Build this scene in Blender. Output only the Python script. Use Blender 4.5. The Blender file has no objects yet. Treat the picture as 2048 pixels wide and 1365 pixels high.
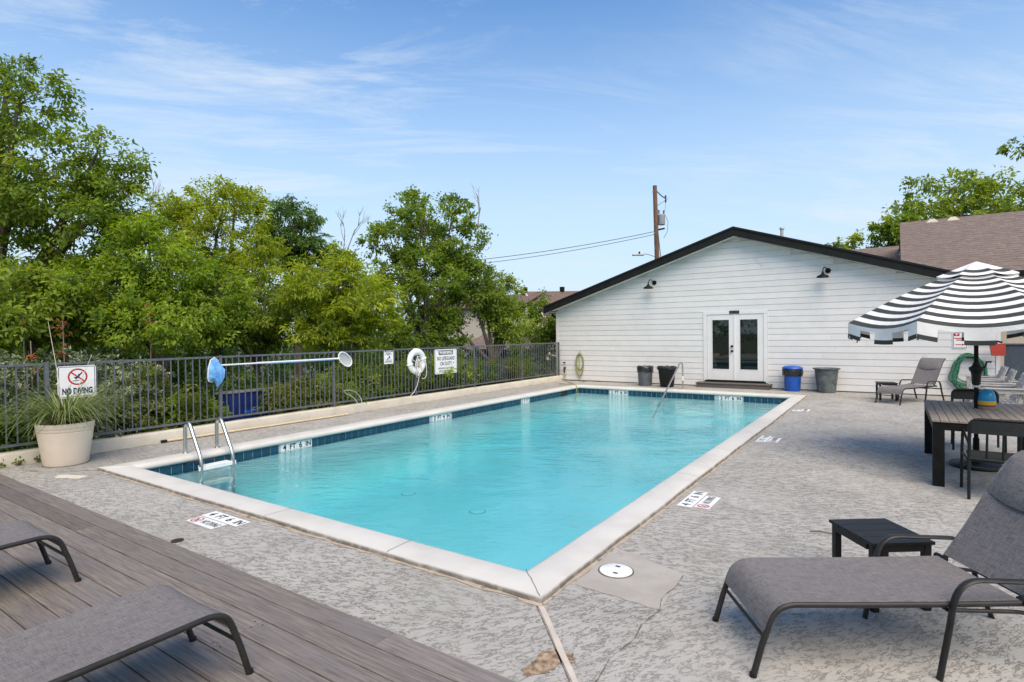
import bpy, bmesh, math, random
import numpy as np
from mathutils import Vector, Matrix

S = bpy.context.scene
C = S.collection
R = math.radians

# ------------------------------------------------------------------ camera, world, sun, exposure
cam_d = bpy.data.cameras.new('camera')
cam = bpy.data.objects.new('camera', cam_d)
C.objects.link(cam)
YAW, PITCH, ROLL = R(34.035), R(-0.804), R(-0.650)
f_ = Vector((-math.sin(YAW)*math.cos(PITCH), math.cos(YAW)*math.cos(PITCH), math.sin(PITCH)))
r_ = Vector((math.cos(YAW), math.sin(YAW), 0))
u_ = r_.cross(f_)
r2 = r_*math.cos(ROLL)+u_*math.sin(ROLL)
u2 = u_*math.cos(ROLL)-r_*math.sin(ROLL)
m = Matrix((r2, u2, -f_)).transposed().to_4x4()
m.translation = (0, 0, 1.8)
cam.matrix_world = m
cam_d.sensor_width = 36
cam_d.lens = 19.8826
cam_d.clip_start = .05
cam_d.clip_end = 2000
S.camera = cam

SUN_EL, SUN_AZ = R(52), R(132)      # azimuth clockwise from +Y
w = bpy.data.worlds.new('World')
S.world = w
w.use_nodes = True
nt = w.node_tree
nt.nodes.clear()
def wn(t, **k):
    n = nt.nodes.new(t)
    for a, b in k.items(): setattr(n, a, b)
    return n
SKY_STRENGTH = .15
out = wn('ShaderNodeOutputWorld'); bg = wn('ShaderNodeBackground')
sky = wn('ShaderNodeTexSky', sky_type='NISHITA', sun_disc=False, sun_elevation=SUN_EL, sun_rotation=SUN_AZ,
         air_density=1.0, dust_density=.6, ozone_density=1.6, altitude=150)
tc = wn('ShaderNodeTexCoord')
sep = wn('ShaderNodeSeparateXYZ')
nt.links.new(tc.outputs['Generated'], sep.inputs[0])
def wmath(op, a, b=None, clamp=False):
    n = wn('ShaderNodeMath', operation=op, use_clamp=clamp)
    for i, v in enumerate((a, b)):
        if v is None: continue
        if isinstance(v, (int, float)): n.inputs[i].default_value = v
        else: nt.links.new(v, n.inputs[i])
    return n.outputs[0]
zc = wmath('ADD', wmath('MAXIMUM', sep.outputs[2], 0.0), .12)
cmb = wn('ShaderNodeCombineXYZ')
nt.links.new(wmath('DIVIDE', sep.outputs[0], zc), cmb.inputs[0])
nt.links.new(wmath('DIVIDE', sep.outputs[1], zc), cmb.inputs[1])
mp0 = wn('ShaderNodeMapping'); nt.links.new(cmb.outputs[0], mp0.inputs[0])
mp0.inputs['Rotation'].default_value = (0, 0, R(-44))
mp = wn('ShaderNodeMapping'); nt.links.new(mp0.outputs[0], mp.inputs[0])
mp.inputs['Scale'].default_value = (.55, 1.9, 1)
mp.inputs['Location'].default_value = (.75, .45, 0)
n1 = wn('ShaderNodeTexNoise'); nt.links.new(mp.outputs[0], n1.inputs['Vector'])
n1.inputs['Scale'].default_value = 1.5; n1.inputs['Detail'].default_value = 9
n1.inputs['Roughness'].default_value = .68; n1.inputs['Distortion'].default_value = .7
n2 = wn('ShaderNodeTexNoise'); nt.links.new(cmb.outputs[0], n2.inputs['Vector'])
n2.inputs['Scale'].default_value = .55; n2.inputs['Detail'].default_value = 3
m1 = wn('ShaderNodeMapRange'); nt.links.new(n1.outputs[0], m1.inputs[0])
m1.inputs[1].default_value = .47; m1.inputs[2].default_value = .72
m2 = wn('ShaderNodeMapRange'); nt.links.new(n2.outputs[0], m2.inputs[0])
m2.inputs[1].default_value = .40; m2.inputs[2].default_value = .58
cl = wmath('MULTIPLY', m1.outputs[0], m2.outputs[0])
cl = wmath('MULTIPLY', cl, .85)
# pale air low down, all round the horizon
low = wn('ShaderNodeMapRange'); nt.links.new(sep.outputs[2], low.inputs[0])
low.interpolation_type = 'SMOOTHSTEP'
low.inputs[1].default_value = .60; low.inputs[2].default_value = .04
low.inputs[3].default_value = 0.0; low.inputs[4].default_value = .92
hs = wn('ShaderNodeHueSaturation'); nt.links.new(sky.outputs[0], hs.inputs['Color'])
hs.inputs['Saturation'].default_value = 1.24
hs.inputs['Value'].default_value = 1.0
K = 1/SKY_STRENGTH
mx0 = wn('ShaderNodeMix', data_type='RGBA'); nt.links.new(low.outputs[0], mx0.inputs[0])
nt.links.new(hs.outputs[0], mx0.inputs[6]); mx0.inputs[7].default_value = (.43*K, .54*K, .645*K, 1)
mx1 = wn('ShaderNodeMix', data_type='RGBA'); nt.links.new(cl, mx1.inputs[0])
nt.links.new(mx0.outputs[2], mx1.inputs[6]); mx1.inputs[7].default_value = (.52*K, .58*K, .65*K, 1)
nt.links.new(mx1.outputs[2], bg.inputs[0]); bg.inputs[1].default_value = SKY_STRENGTH
nt.links.new(bg.outputs[0], out.inputs[0])

sl = bpy.data.lights.new('sun', 'SUN')
sl.energy = 3.1; sl.angle = R(56); sl.color = (1, .865, .665)
so = bpy.data.objects.new('sun', sl); C.objects.link(so)
sd = Vector((math.sin(SUN_AZ)*math.cos(SUN_EL), math.cos(SUN_AZ)*math.cos(SUN_EL), math.sin(SUN_EL)))
so.rotation_euler = sd.to_track_quat('Z', 'Y').to_euler()
so.location = (10, 5, 40)

vs = S.view_settings
vs.view_transform = 'Standard'; vs.look = 'None'; vs.gamma = 1; vs.use_curve_mapping = False
vs.exposure = 0.6
S.cycles.max_bounces = 10
S.cycles.transparent_max_bounces = 16
S.cycles.caustics_reflective = False
S.cycles.caustics_refractive = False
S.cycles.sample_clamp_indirect = 6
try: S.cycles.use_denoising = True
except Exception: pass

# ------------------------------------------------------------------ materials
class NT:
    def __init__(s, name):
        s.m = bpy.data.materials.new(name); s.m.use_nodes = True
        s.t = s.m.node_tree; s.t.nodes.clear()
        s.out = s.n('ShaderNodeOutputMaterial')
    def n(s, t, ins=None, **k):
        n = s.t.nodes.new(t)
        for a, b in k.items(): setattr(n, a, b)
        for a, b in (ins or {}).items(): s.set(n.inputs[a], b)
        return n
    def set(s, sock, v):
        if hasattr(v, 'is_linked') or isinstance(v, bpy.types.NodeSocket): s.t.links.new(v, sock)
        else: sock.default_value = v
    def math(s, op, a, b=0.0, clamp=False):
        n = s.n('ShaderNodeMath', operation=op, use_clamp=clamp)
        s.set(n.inputs[0], a); s.set(n.inputs[1], b)
        return n.outputs[0]
    def coord(s, kind='Object'): return s.n('ShaderNodeTexCoord').outputs[kind]
    def mapping(s, v, scale=(1,1,1), rot=(0,0,0), loc=(0,0,0)):
        return s.n('ShaderNodeMapping', {'Vector': v, 'Scale': scale, 'Rotation': rot, 'Location': loc}).outputs[0]
    def noise(s, v, scale, detail=4, rough=.55, dist=0):
        return s.n('ShaderNodeTexNoise', {'Vector': v, 'Scale': scale, 'Detail': detail, 'Roughness': rough, 'Distortion': dist}).outputs[0]
    def ramp(s, v, a, b, lo=0., hi=1.):
        n = s.n('ShaderNodeMapRange', {0: v, 1: a, 2: b, 3: lo, 4: hi}); n.interpolation_type = 'SMOOTHSTEP'
        return n.outputs[0]
    def mix(s, f, a, b):
        n = s.n('ShaderNodeMix', data_type='RGBA')
        s.set(n.inputs[0], f); s.set(n.inputs[6], c4(a)); s.set(n.inputs[7], c4(b))
        return n.outputs[2]
    def mixop(s, op, f, a, b):
        n = s.n('ShaderNodeMix', data_type='RGBA', blend_type=op)
        s.set(n.inputs[0], f); s.set(n.inputs[6], c4(a)); s.set(n.inputs[7], c4(b))
        return n.outputs[2]
    def bump(s, h, strength=.3, dist=.01):
        return s.n('ShaderNodeBump', {'Height': h, 'Strength': strength, 'Distance': dist}).outputs[0]
    def pbsdf(s, col, rough=.6, normal=None, metallic=0., spec=.5):
        n = s.n('ShaderNodeBsdfPrincipled', {'Base Color': c4(col), 'Roughness': rough, 'Metallic': metallic, 'Specular IOR Level': spec})
        if normal is not None: s.set(n.inputs['Normal'], normal)
        return n
    def done(s, bsdf):
        s.t.links.new(bsdf.outputs[0], s.out.inputs[0]); return s.m
def c4(c):
    if isinstance(c, (tuple, list)) and len(c) == 3: return (*c, 1)
    return c

def pm(name, c1, c2=None, scale=8., rough=.6, metallic=0., bump=.0, stretch=(1,1,1), detail=5, spec=.5, randv=0., dirt=None):
    """plain procedural paint / plastic / wood: two tones of noise, fine bump, optional dirt spots"""
    t = NT(name)
    v = t.mapping(t.coord(), stretch)
    c2 = c2 or tuple(x*.8 for x in c1)
    nz = t.noise(v, scale, detail)
    col = t.mix(t.ramp(nz, .3, .7), c1, c2)
    if randv:
        rnd = t.n('ShaderNodeObjectInfo').outputs['Random']
        k = t.math('ADD', t.math('MULTIPLY', rnd, randv), 1-randv/2)
        col = t.n('ShaderNodeVectorMath', {0: col, 'Scale': k}, operation='SCALE').outputs[0]
    if dirt:
        d = t.noise(t.coord(), dirt[1], 6, .65)
        col = t.mix(t.ramp(d, dirt[2], dirt[2]+.14), col, dirt[0])
    nrm = t.bump(nz, bump, .01) if bump else None
    rr = t.math('ADD', t.math('MULTIPLY', nz, .2), rough-.1)
    return t.done(t.pbsdf(col, rr, nrm, metallic, spec))

M = {}
M['white_paint'] = pm('white_siding_paint', (.685,.668,.65), (.645,.63,.61), 3, .55, bump=.03, randv=.06, dirt=((.55,.53,.49), 2.2, .62))
M['white_trim'] = pm('white_trim_paint', (.72,.705,.69), (.68,.665,.65), 4, .45)
M['soffit'] = pm('soffit_paint', (.68,.69,.64), (.63,.64,.60), 5, .6)
M['black_paint'] = pm('black_fascia_paint', (.008,.009,.009), (.013,.014,.0135), 6, .7, bump=.05, spec=.2)
M['black_metal'] = pm('black_metal', (.006,.0062,.006), (.011,.011,.0105), 20, .55, spec=.14)
M['frame_metal'] = pm('lounger_frame_metal', (.017,.016,.015), (.027,.025,.023), 14, .42, spec=.32, dirt=((.06,.053,.047), 30, .72))
M['fence_metal'] = pm('fence_painted_steel', (.075,.085,.098), (.12,.13,.145), 9, .45, spec=.5, dirt=((.17,.10,.06), 24, .74))
M['black_plastic'] = pm('black_plastic', (.007,.0075,.0075), (.013,.0135,.0135), 8, .5, bump=.05, spec=.3)
M['bag'] = pm('black_bin_bag', (.012,.012,.012), (.03,.03,.03), 30, .25, bump=.6)
M['grey_plastic'] = pm('grey_bin_plastic', (.085,.10,.115), (.11,.125,.14), 6, .45, bump=.05)
M['green_grey'] = pm('weathered_tub_plastic', (.055,.068,.07), (.12,.135,.135), 5, .55, bump=.1, dirt=((.17,.18,.17), 9, .56))
M['blue_plastic'] = pm('blue_bin_plastic', (.008,.075,.36), (.012,.09,.42), 5, .38)
M['dark_blue'] = pm('dark_blue_bin_plastic', (.008,.022,.13), (.012,.03,.16), 5, .4)
M['lid_grey'] = pm('grey_lid', (.16,.17,.20), (.2,.21,.24), 5, .5)
M['red_plastic'] = pm('red_bucket_plastic', (.40,.04,.024), (.33,.032,.02), 4, .5)
M['screen'] = pm('blue_grey_screen', (.035,.05,.07), (.05,.066,.085), 12, .7, bump=.1)
M['steel'] = pm('stainless_steel', (.70,.68,.64), (.50,.47,.42), 22, .30, metallic=1., stretch=(1,1,.3), dirt=((.25,.20,.13), 26, .60))
M['alu'] = pm('white_pole', (.72,.74,.76), (.62,.64,.66), 10, .35)
M['blue_pole'] = pm('blue_pole', (.12,.35,.62), (.16,.42,.66), 10, .4)
M['beige_pole'] = pm('weathered_beige_pole', (.55,.42,.26), (.62,.52,.36), 14, .5, stretch=(1,1,1))
M['white_plastic'] = pm('white_plastic', (.80,.80,.79), (.72,.72,.70), 10, .4, dirt=((.55,.5,.42), 14, .7))
M['rope'] = pm('white_rope', (.74,.73,.71), (.58,.57,.55), 60, .8, bump=.3)
M['sign_white'] = pm('sign_white', (.80,.80,.79), (.76,.76,.75), 5, .4)
M['sign_blue'] = pm('sign_navy_print', (.012,.022,.09), (.018,.03,.11), 20, .5)
M['sign_dark'] = pm('sign_dark_print', (.045,.05,.075), (.09,.095,.12), 40, .5)
M['sign_red'] = pm('sign_red_print', (.42,.018,.02), (.5,.03,.03), 20, .5)
M['mark_black'] = pm('marker_black_print', (.012,.012,.012), (.03,.03,.03), 30, .5)
M['mark_white'] = pm('marker_white_vinyl', (.78,.78,.78), (.70,.70,.69), 18, .5, dirt=((.5,.48,.44), 30, .66))
M['mark_red'] = pm('marker_red_print', (.22,.02,.03), (.28,.04,.05), 20, .5)
M['mark_pink'] = pm('marker_faded_pink', (.74,.60,.60), (.78,.68,.67), 18, .5)
M['grey_wood'] = pm('weathered_grey_wood', (.44,.42,.40), (.30,.285,.27), 9, .75, bump=.3, stretch=(1,1,6), randv=.3)
M['table_wood'] = pm('weathered_table_slat', (.30,.25,.21), (.19,.16,.14), 7, .7, bump=.25, stretch=(9,.8,9), randv=.35)
M['step_wood'] = pm('brown_composite_step', (.115,.098,.085), (.085,.072,.064), 6, .6, bump=.15, stretch=(.6,8,8))
M['hose_green'] = pm('green_hose', (.018,.14,.075), (.03,.19,.10), 15, .4)
M['hose_yellow'] = pm('olive_green_hose', (.20,.23,.055), (.28,.29,.09), 15, .45)
M['terracotta'] = pm('cream_planter', (.84,.715,.575), (.77,.65,.515), 3, .65, bump=.06, dirt=((.47,.36,.26), 5, .68))
M['soil'] = pm('soil', (.05,.038,.028), (.09,.07,.05), 40, .95, bump=.8)
M['curb'] = pm('cream_painted_concrete', (.58,.53,.44), (.50,.455,.375), 4, .8, bump=.25, dirt=((.30,.26,.2), 3.2, .62))
M['ground'] = pm('leaf_litter_ground', (.075,.06,.035), (.05,.06,.025), 6, .95, bump=.5, dirt=((.15,.11,.06), 18, .55))
M['bark'] = pm('bark', (.13,.105,.085), (.07,.055,.045), 9, .9, bump=.7, stretch=(1,1,.25))
M['dead_wood'] = pm('dead_twigs', (.24,.21,.18), (.17,.15,.13), 12, .9)
M['pole_wood'] = pm('brown_pole_wood', (.19,.10,.062), (.10,.058,.04), 5, .85, bump=.3, stretch=(6,6,.5))
M['galv'] = pm('galvanised_grey', (.42,.44,.46), (.34,.36,.38), 6, .5)
M['wire'] = pm('black_wire', (.03,.03,.03), (.05,.05,.05), 5, .6)
M['beige_wall'] = pm('beige_wall', (.50,.45,.37), (.46,.41,.34), 2, .75)
M['candle_blue'] = pm('blue_glaze', (.01,.24,.46), (.015,.2,.42), 9, .25)
M['candle_yellow'] = pm('yellow_glaze', (.66,.38,.03), (.6,.33,.02), 9, .3)
M['candle_dark'] = pm('brown_glaze', (.07,.03,.03), (.1,.05,.04), 9, .35)
M['candle_pink'] = pm('pink_base', (.34,.19,.18), (.28,.16,.15), 9, .5)
M['umbrella_black'] = pm('umbrella_black_canvas', (.030,.035,.035), (.042,.047,.045), 6, .85)
M['net_blue'] = pm('blue_net_bag', (.09,.27,.58), (.17,.42,.74), 7, .7, bump=.3)
M['net_grey'] = pm('grey_mesh', (.48,.49,.51), (.40,.41,.43), 90, .7)
M['caulk'] = pm('peach_sealant', (.48,.385,.29), (.36,.30,.24), 9, .8, bump=.5, dirt=((.12,.095,.075), 11, .54))
M['joint'] = pm('pale_joint_strip', (.58,.50,.42), (.48,.42,.36), 8, .75, dirt=((.26,.21,.17), 9, .64))
M['patch'] = pm('smooth_patch', (.395,.365,.325), (.335,.305,.27), 4, .8, bump=.15, dirt=((.25,.215,.18), 3, .6))
M['patch_cream'] = pm('cream_patch', (.62,.57,.49), (.55,.50,.43), 6, .8)
M['broken'] = pm('broken_tan_concrete', (.43,.31,.20), (.12,.08,.055), 22, .95, bump=1.0, dirt=((.05,.035,.025), 16, .56))
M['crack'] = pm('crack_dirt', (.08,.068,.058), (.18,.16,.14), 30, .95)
M['rust'] = pm('rusty_grate', (.10,.06,.035), (.06,.04,.03), 40, .8, metallic=.4)
M['grout'] = pm('grout', (.46,.50,.50), (.40,.44,.44), 20, .8)
M['shade_black'] = pm('painted_shade', (.006,.007,.008), (.01,.011,.012), 5, .8)  # near-black colour standing in for shade in gaps and openings
M['chair_black'] = pm('black_chair_paint', (.006,.009,.009), (.011,.014,.014), 20, .5, spec=.3)
M['chair_rope'] = pm('black_woven_rope', (.006,.009,.009), (.018,.022,.022), 120, .8, bump=.8, stretch=(.2,1,1))
M['insulator'] = pm('dark_insulator', (.03,.03,.07), (.05,.05,.1), 10, .3)

# pool tile: deep blue glaze, each tile its own tone
t = NT('blue_pool_tile')
rnd = t.n('ShaderNodeObjectInfo').outputs['Random']
col = t.mix(rnd, (.005,.032,.068), (.012,.062,.105))
col = t.mix(t.ramp(t.noise(t.coord(), 40, 4), .4, .75), col, (.02,.085,.13))
M['tile'] = t.done(t.pbsdf(col, .16, None, 0, .5))

# concrete with trowelled, dirt-holding pits
t = NT('textured_pool_deck')
v = t.coord()
big = t.noise(v, .45, 3)
sx = t.n('ShaderNodeSeparateXYZ', {0: v})
# two pours, trowelled in different directions, meeting at the slab joint by the near corner
left = t.ramp(t.math('ADD', sx.outputs[0], t.math('MULTIPLY', sx.outputs[1], -.95)), -4.97, -4.93)
def strokes(rot, loc):
    sv = t.mapping(t.mapping(v, rot=(0, 0, rot), loc=loc), (.40, 1, 1))
    ridge = t.math('ABSOLUTE', t.math('SUBTRACT', t.noise(sv, 36, 5, .70, .5), .5))
    line = t.ramp(ridge, .044, .020)
    gate = t.ramp(t.noise(t.mapping(sv, loc=(5, 3, 1)), 23, 3, .62, .3), .455, .505)
    return t.math('MULTIPLY', line, gate)
pa = strokes(R(-18), (0, 0, 0)); pb = strokes(R(-58), (3, 7, 0))
cover = t.ramp(t.noise(v, .7, 4, .6), .28, .60, .45, 1.0)
mixp = t.math('ADD', t.math('MULTIPLY', pb, left), t.math('MULTIPLY', pa, t.math('SUBTRACT', 1.0, left)))
pit = t.math('MULTIPLY', mixp, cover)
fine = t.noise(v, 140, 3, .7)
base = t.mix(t.ramp(big, .3, .7), (.37,.352,.322), (.43,.41,.378))
base = t.mix(t.ramp(t.noise(v, 1.9, 6, .68), .44, .72, 0, .75), base, (.29,.275,.25))
base = t.mix(t.ramp(fine, .45, .75, 0, .35), base, (.26,.25,.235))
rusty = t.ramp(t.noise(t.mapping(v, (1,1,1), loc=(3.1,1.7,0)), .75, 5, .62), .60, .74, 0, .35)
base = t.mix(rusty, base, (.36,.27,.21))
green = t.ramp(t.noise(t.mapping(v, (1,1,1), loc=(8.1,4.7,0)), .6, 4, .6), .58, .72, 0, .28)
base = t.mix(green, base, (.30,.31,.23))
col = t.mix(t.math('MULTIPLY', pit, .64), base, (.085,.075,.064))
h = t.math('SUBTRACT', t.math('MULTIPLY', fine, .25), t.math('MULTIPLY', pit, 1.0))
M['deck_concrete'] = t.done(t.pbsdf(col, .85, t.bump(h, .55, .008), 0, .25))

# coping: cream coated concrete
t = NT('coping_concrete')
v = t.coord()
base = t.mix(t.ramp(t.noise(v, 1.7, 5, .6), .35, .7), (.585,.565,.525), (.51,.49,.455))
base = t.mix(t.ramp(t.noise(v, 7, 5, .7), .60, .78, 0, .5), base, (.62,.50,.43))
base = t.mix(t.ramp(t.noise(v, 60, 3, .7), .62, .8, 0, .4), base, (.42,.39,.35))
sz = t.n('ShaderNodeSeparateXYZ', {0: v})
att = t.n('ShaderNodeAttribute', attribute_name='grime').outputs['Fac']
grime = t.math('MULTIPLY', att, t.ramp(t.noise(v, 9, 5, .7), .28, .60, .55, 1))
col = t.mix(grime, base, (.10,.082,.064))
M['coping'] = t.done(t.pbsdf(col, .75, t.bump(t.noise(v, 35, 5, .6), .18, .01), 0, .3))

# composite deck boards
t = NT('grey_composite_board')
rnd = t.n('ShaderNodeObjectInfo').outputs['Random']
off = t.n('ShaderNodeCombineXYZ', {0: t.math('MULTIPLY', rnd, 37.), 1: t.math('MULTIPLY', rnd, 11.)}).outputs[0]
v = t.n('ShaderNodeVectorMath', {0: t.coord(), 1: off}, operation='ADD').outputs[0]
g1 = t.noise(t.mapping(v, (1.1, 26, 6)), 2.3, 7, .65, .35)
g2 = t.noise(t.mapping(v, (2.2, 95, 10)), 2.0, 5, .7, .2)
g3 = t.noise(t.mapping(v, (.5, 3, 1)), 1.3, 3, .5)
a = t.mix(t.ramp(g1, .34, .68), (.225,.19,.163), (.115,.098,.089))
a = t.mix(t.ramp(g3, .35, .7, 0, .6), a, (.165,.148,.146))
a = t.mix(t.ramp(g2, .50, .66, 0, .62), a, (.05,.043,.039))
k = t.math('ADD', t.math('MULTIPLY', rnd, .42), .86)
a = t.n('ShaderNodeVectorMath', {0: a, 'Scale': k}, operation='SCALE').outputs[0]
hh = t.math('ADD', t.math('MULTIPLY', g2, .6), t.math('MULTIPLY', g1, .5))
M['board'] = t.done(t.pbsdf(a, t.math('ADD', t.math('MULTIPLY', g1, .2), .42), t.bump(hh, .35, .004), 0, .35))

# woven sling
t = NT('grey_woven_sling')
v = t.coord()
w1 = t.noise(t.mapping(v, (9, 210, 9)), 2.2, 3, .65)
w2 = t.noise(t.mapping(v, (210, 8, 80)), 2.2, 3, .65)
mixw = t.math('ADD', t.math('MULTIPLY', w1, .55), t.math('MULTIPLY', w2, .45))
col = t.mix(t.ramp(mixw, .36, .64), (.092,.083,.082), (.235,.216,.212))
M['sling'] = t.done(t.pbsdf(col, .8, t.bump(mixw, .4, .003), 0, .3))

# water: clear, tinted by depth, reflecting surface with small ripples
t = NT('pool_water')
v = t.coord()
r1 = t.noise(t.mapping(t.mapping(v, rot=(0, 0, R(-30))), (1.0, 1.9, 1)), 3.0, 3, .6, .5)
r2n = t.noise(t.mapping(t.mapping(v, rot=(0, 0, R(-38))), (1.0, 2.4, 1)), 9, 3, .6, .6)
amp = t.ramp(t.noise(v, .34, 3, .6, .5), .38, .62, .35, 1.25)
hgt = t.math('MULTIPLY', t.math('ADD', r1, t.math('MULTIPLY', r2n, .34)), amp)
nrm = t.bump(hgt, .22, .12)
fr = t.n('ShaderNodeFresnel', {'IOR': 1.33, 'Normal': nrm}).outputs[0]
gl = t.n('ShaderNodeBsdfGlossy', {'Color': (1,1,1,1), 'Roughness': .02, 'Normal': nrm})
tr = t.n('ShaderNodeBsdfTransparent', {'Color': (.93,.985,.985,1)})
ms = t.n('ShaderNodeMixShader')
t.set(ms.inputs[0], fr); t.t.links.new(tr.outputs[0], ms.inputs[1]); t.t.links.new(gl.outputs[0], ms.inputs[2])
va = t.n('ShaderNodeVolumeAbsorption', {'Color': (.05,.86,.93,1), 'Density': .34})
t.t.links.new(va.outputs[0], t.out.inputs[1])
M['water'] = t.done(ms)

# pool plaster
t = NT('pool_plaster')
v = t.coord()
base = t.mix(t.ramp(t.noise(v, .7, 4, .6), .35, .7), (.67,.85,.88), (.58,.79,.83))
wav = t.noise(t.mapping(v, (1,1,1)), 3.2, 2, .5, 1.6)
M['plaster'] = t.done(t.pbsdf(base, .7))

t = NT('umbrella_white_canvas')
nz = t.noise(t.coord(), 9, 5, .6)
colw = t.mix(t.ramp(nz, .35, .7), (.88,.87,.85), (.82,.81,.79))
tl = t.n('ShaderNodeBsdfTranslucent'); t.set(tl.inputs[0], colw)
ms = t.n('ShaderNodeMixShader'); ms.inputs[0].default_value = .20
t.t.links.new(t.pbsdf(colw, .85, t.bump(nz, .12, .02)).outputs[0], ms.inputs[1]); t.t.links.new(tl.outputs[0], ms.inputs[2])
M['umbrella_white'] = t.done(ms)

# roof shingles (far): courses with broken tabs
def shingle(name, a, b, s):
    t = NT(name)
    v = t.coord('UV')
    br = t.n('ShaderNodeTexBrick', {'Vector': v, 'Color1': c4(a), 'Color2': c4(b), 'Mortar': c4(tuple(x*.55 for x in a)), 'Scale': s, 'Mortar Size': .010, 'Bias': -.1, 'Brick Width': .55, 'Row Height': .28})
    br.offset_frequency = 2
    nz = t.noise(t.mapping(v, (1.6, 7.0, 1)), 2.2, 6, .7)
    col = t.mix(t.ramp(nz, .38, .66, 0, .75), br.outputs[0], tuple(x*.55 for x in a))
    sy = t.n('ShaderNodeSeparateXYZ', {0: v}).outputs[1]
    fr_ = t.math('FRACT', t.math('MULTIPLY', sy, s*2.5))
    brk = t.ramp(t.noise(t.mapping(v, (3.0, 7.1, 1)), 1.6, 3, .6), .40, .58, .15, 1.)
    col = t.mix(t.math('MULTIPLY', t.math('MULTIPLY', t.ramp(fr_, .66, .80), brk), .9), col, tuple(x*.3 for x in a))
    return t.done(t.pbsdf(col, .9, t.bump(br.outputs[1], -.4, .02)))
M['shingle'] = shingle('brown_shingle', (.225,.168,.142), (.165,.124,.108), 2.0)
M['shingle_red'] = shingle('red_brown_shingle', (.20,.135,.11), (.155,.105,.09), 2.0)
M['shingle_dark'] = shingle('charcoal_shingle', (.010,.0105,.0105), (.016,.0165,.016), 3.0)

t = NT('dark_door_glass')
M['glass'] = t.done(t.pbsdf((.006,.010,.009), .02, t.bump(t.noise(t.coord(), 2.5, 2), .012, .02), 0, .9))

def leafmat(name, cols, trans=.5, rough=.5):
    t = NT(name)
    a = t.n('ShaderNodeAttribute', attribute_name='tone').outputs['Fac']
    r = t.n('ShaderNodeValToRGB'); t.set(r.inputs[0], a)
    el = r.color_ramp.elements
    while len(el) < len(cols): el.new(.5)
    for i, c in enumerate(cols):
        el[i].position = i/(len(cols)-1); el[i].color = c4(c)
    d = t.pbsdf(r.outputs[0], rough, None, 0, .35)
    tl = t.n('ShaderNodeBsdfTranslucent')
    br = t.n('ShaderNodeHueSaturation', {'Color': r.outputs[0], 'Value': 1.9, 'Saturation': 1.08, 'Hue': .487})
    t.t.links.new(br.outputs[0], tl.inputs[0])
    ms = t.n('ShaderNodeMixShader'); ms.inputs[0].default_value = trans
    t.t.links.new(d.outputs[0], ms.inputs[1]); t.t.links.new(tl.outputs[0], ms.inputs[2])
    return t.done(ms)
LM = {
 'oak': leafmat('oak_leaves', [(.07,.12,.018), (.155,.235,.028), (.26,.33,.045)]),
 'dark': leafmat('dark_leaves', [(.045,.09,.02), (.095,.175,.032), (.18,.27,.05)]),
 'mid': leafmat('mid_leaves', [(.09,.14,.022), (.19,.265,.036), (.30,.375,.058)]),
 'yellow': leafmat('yellow_green_leaves', [(.125,.175,.016), (.26,.33,.028), (.41,.45,.06)]),
 'bright': leafmat('bright_leaves', [(.095,.165,.02), (.21,.31,.032), (.34,.42,.052)]),
 'silver': leafmat('silver_leaves', [(.07,.10,.035), (.18,.22,.11), (.44,.46,.34)], .2),
 'varieg': leafmat('mottled_leaves', [(.05,.085,.018), (.13,.17,.03), (.30,.28,.07)]),
 'orange': leafmat('orange_dry_leaves', [(.16,.05,.02), (.33,.12,.04), (.46,.22,.08)]),
 'grass': leafmat('blade_green', [(.05,.085,.018), (.13,.18,.045), (.30,.33,.14)], .2),
 'strawgrass': leafmat('straw', [(.20,.18,.08), (.3,.27,.14), (.42,.38,.22)], .2),
}

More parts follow.
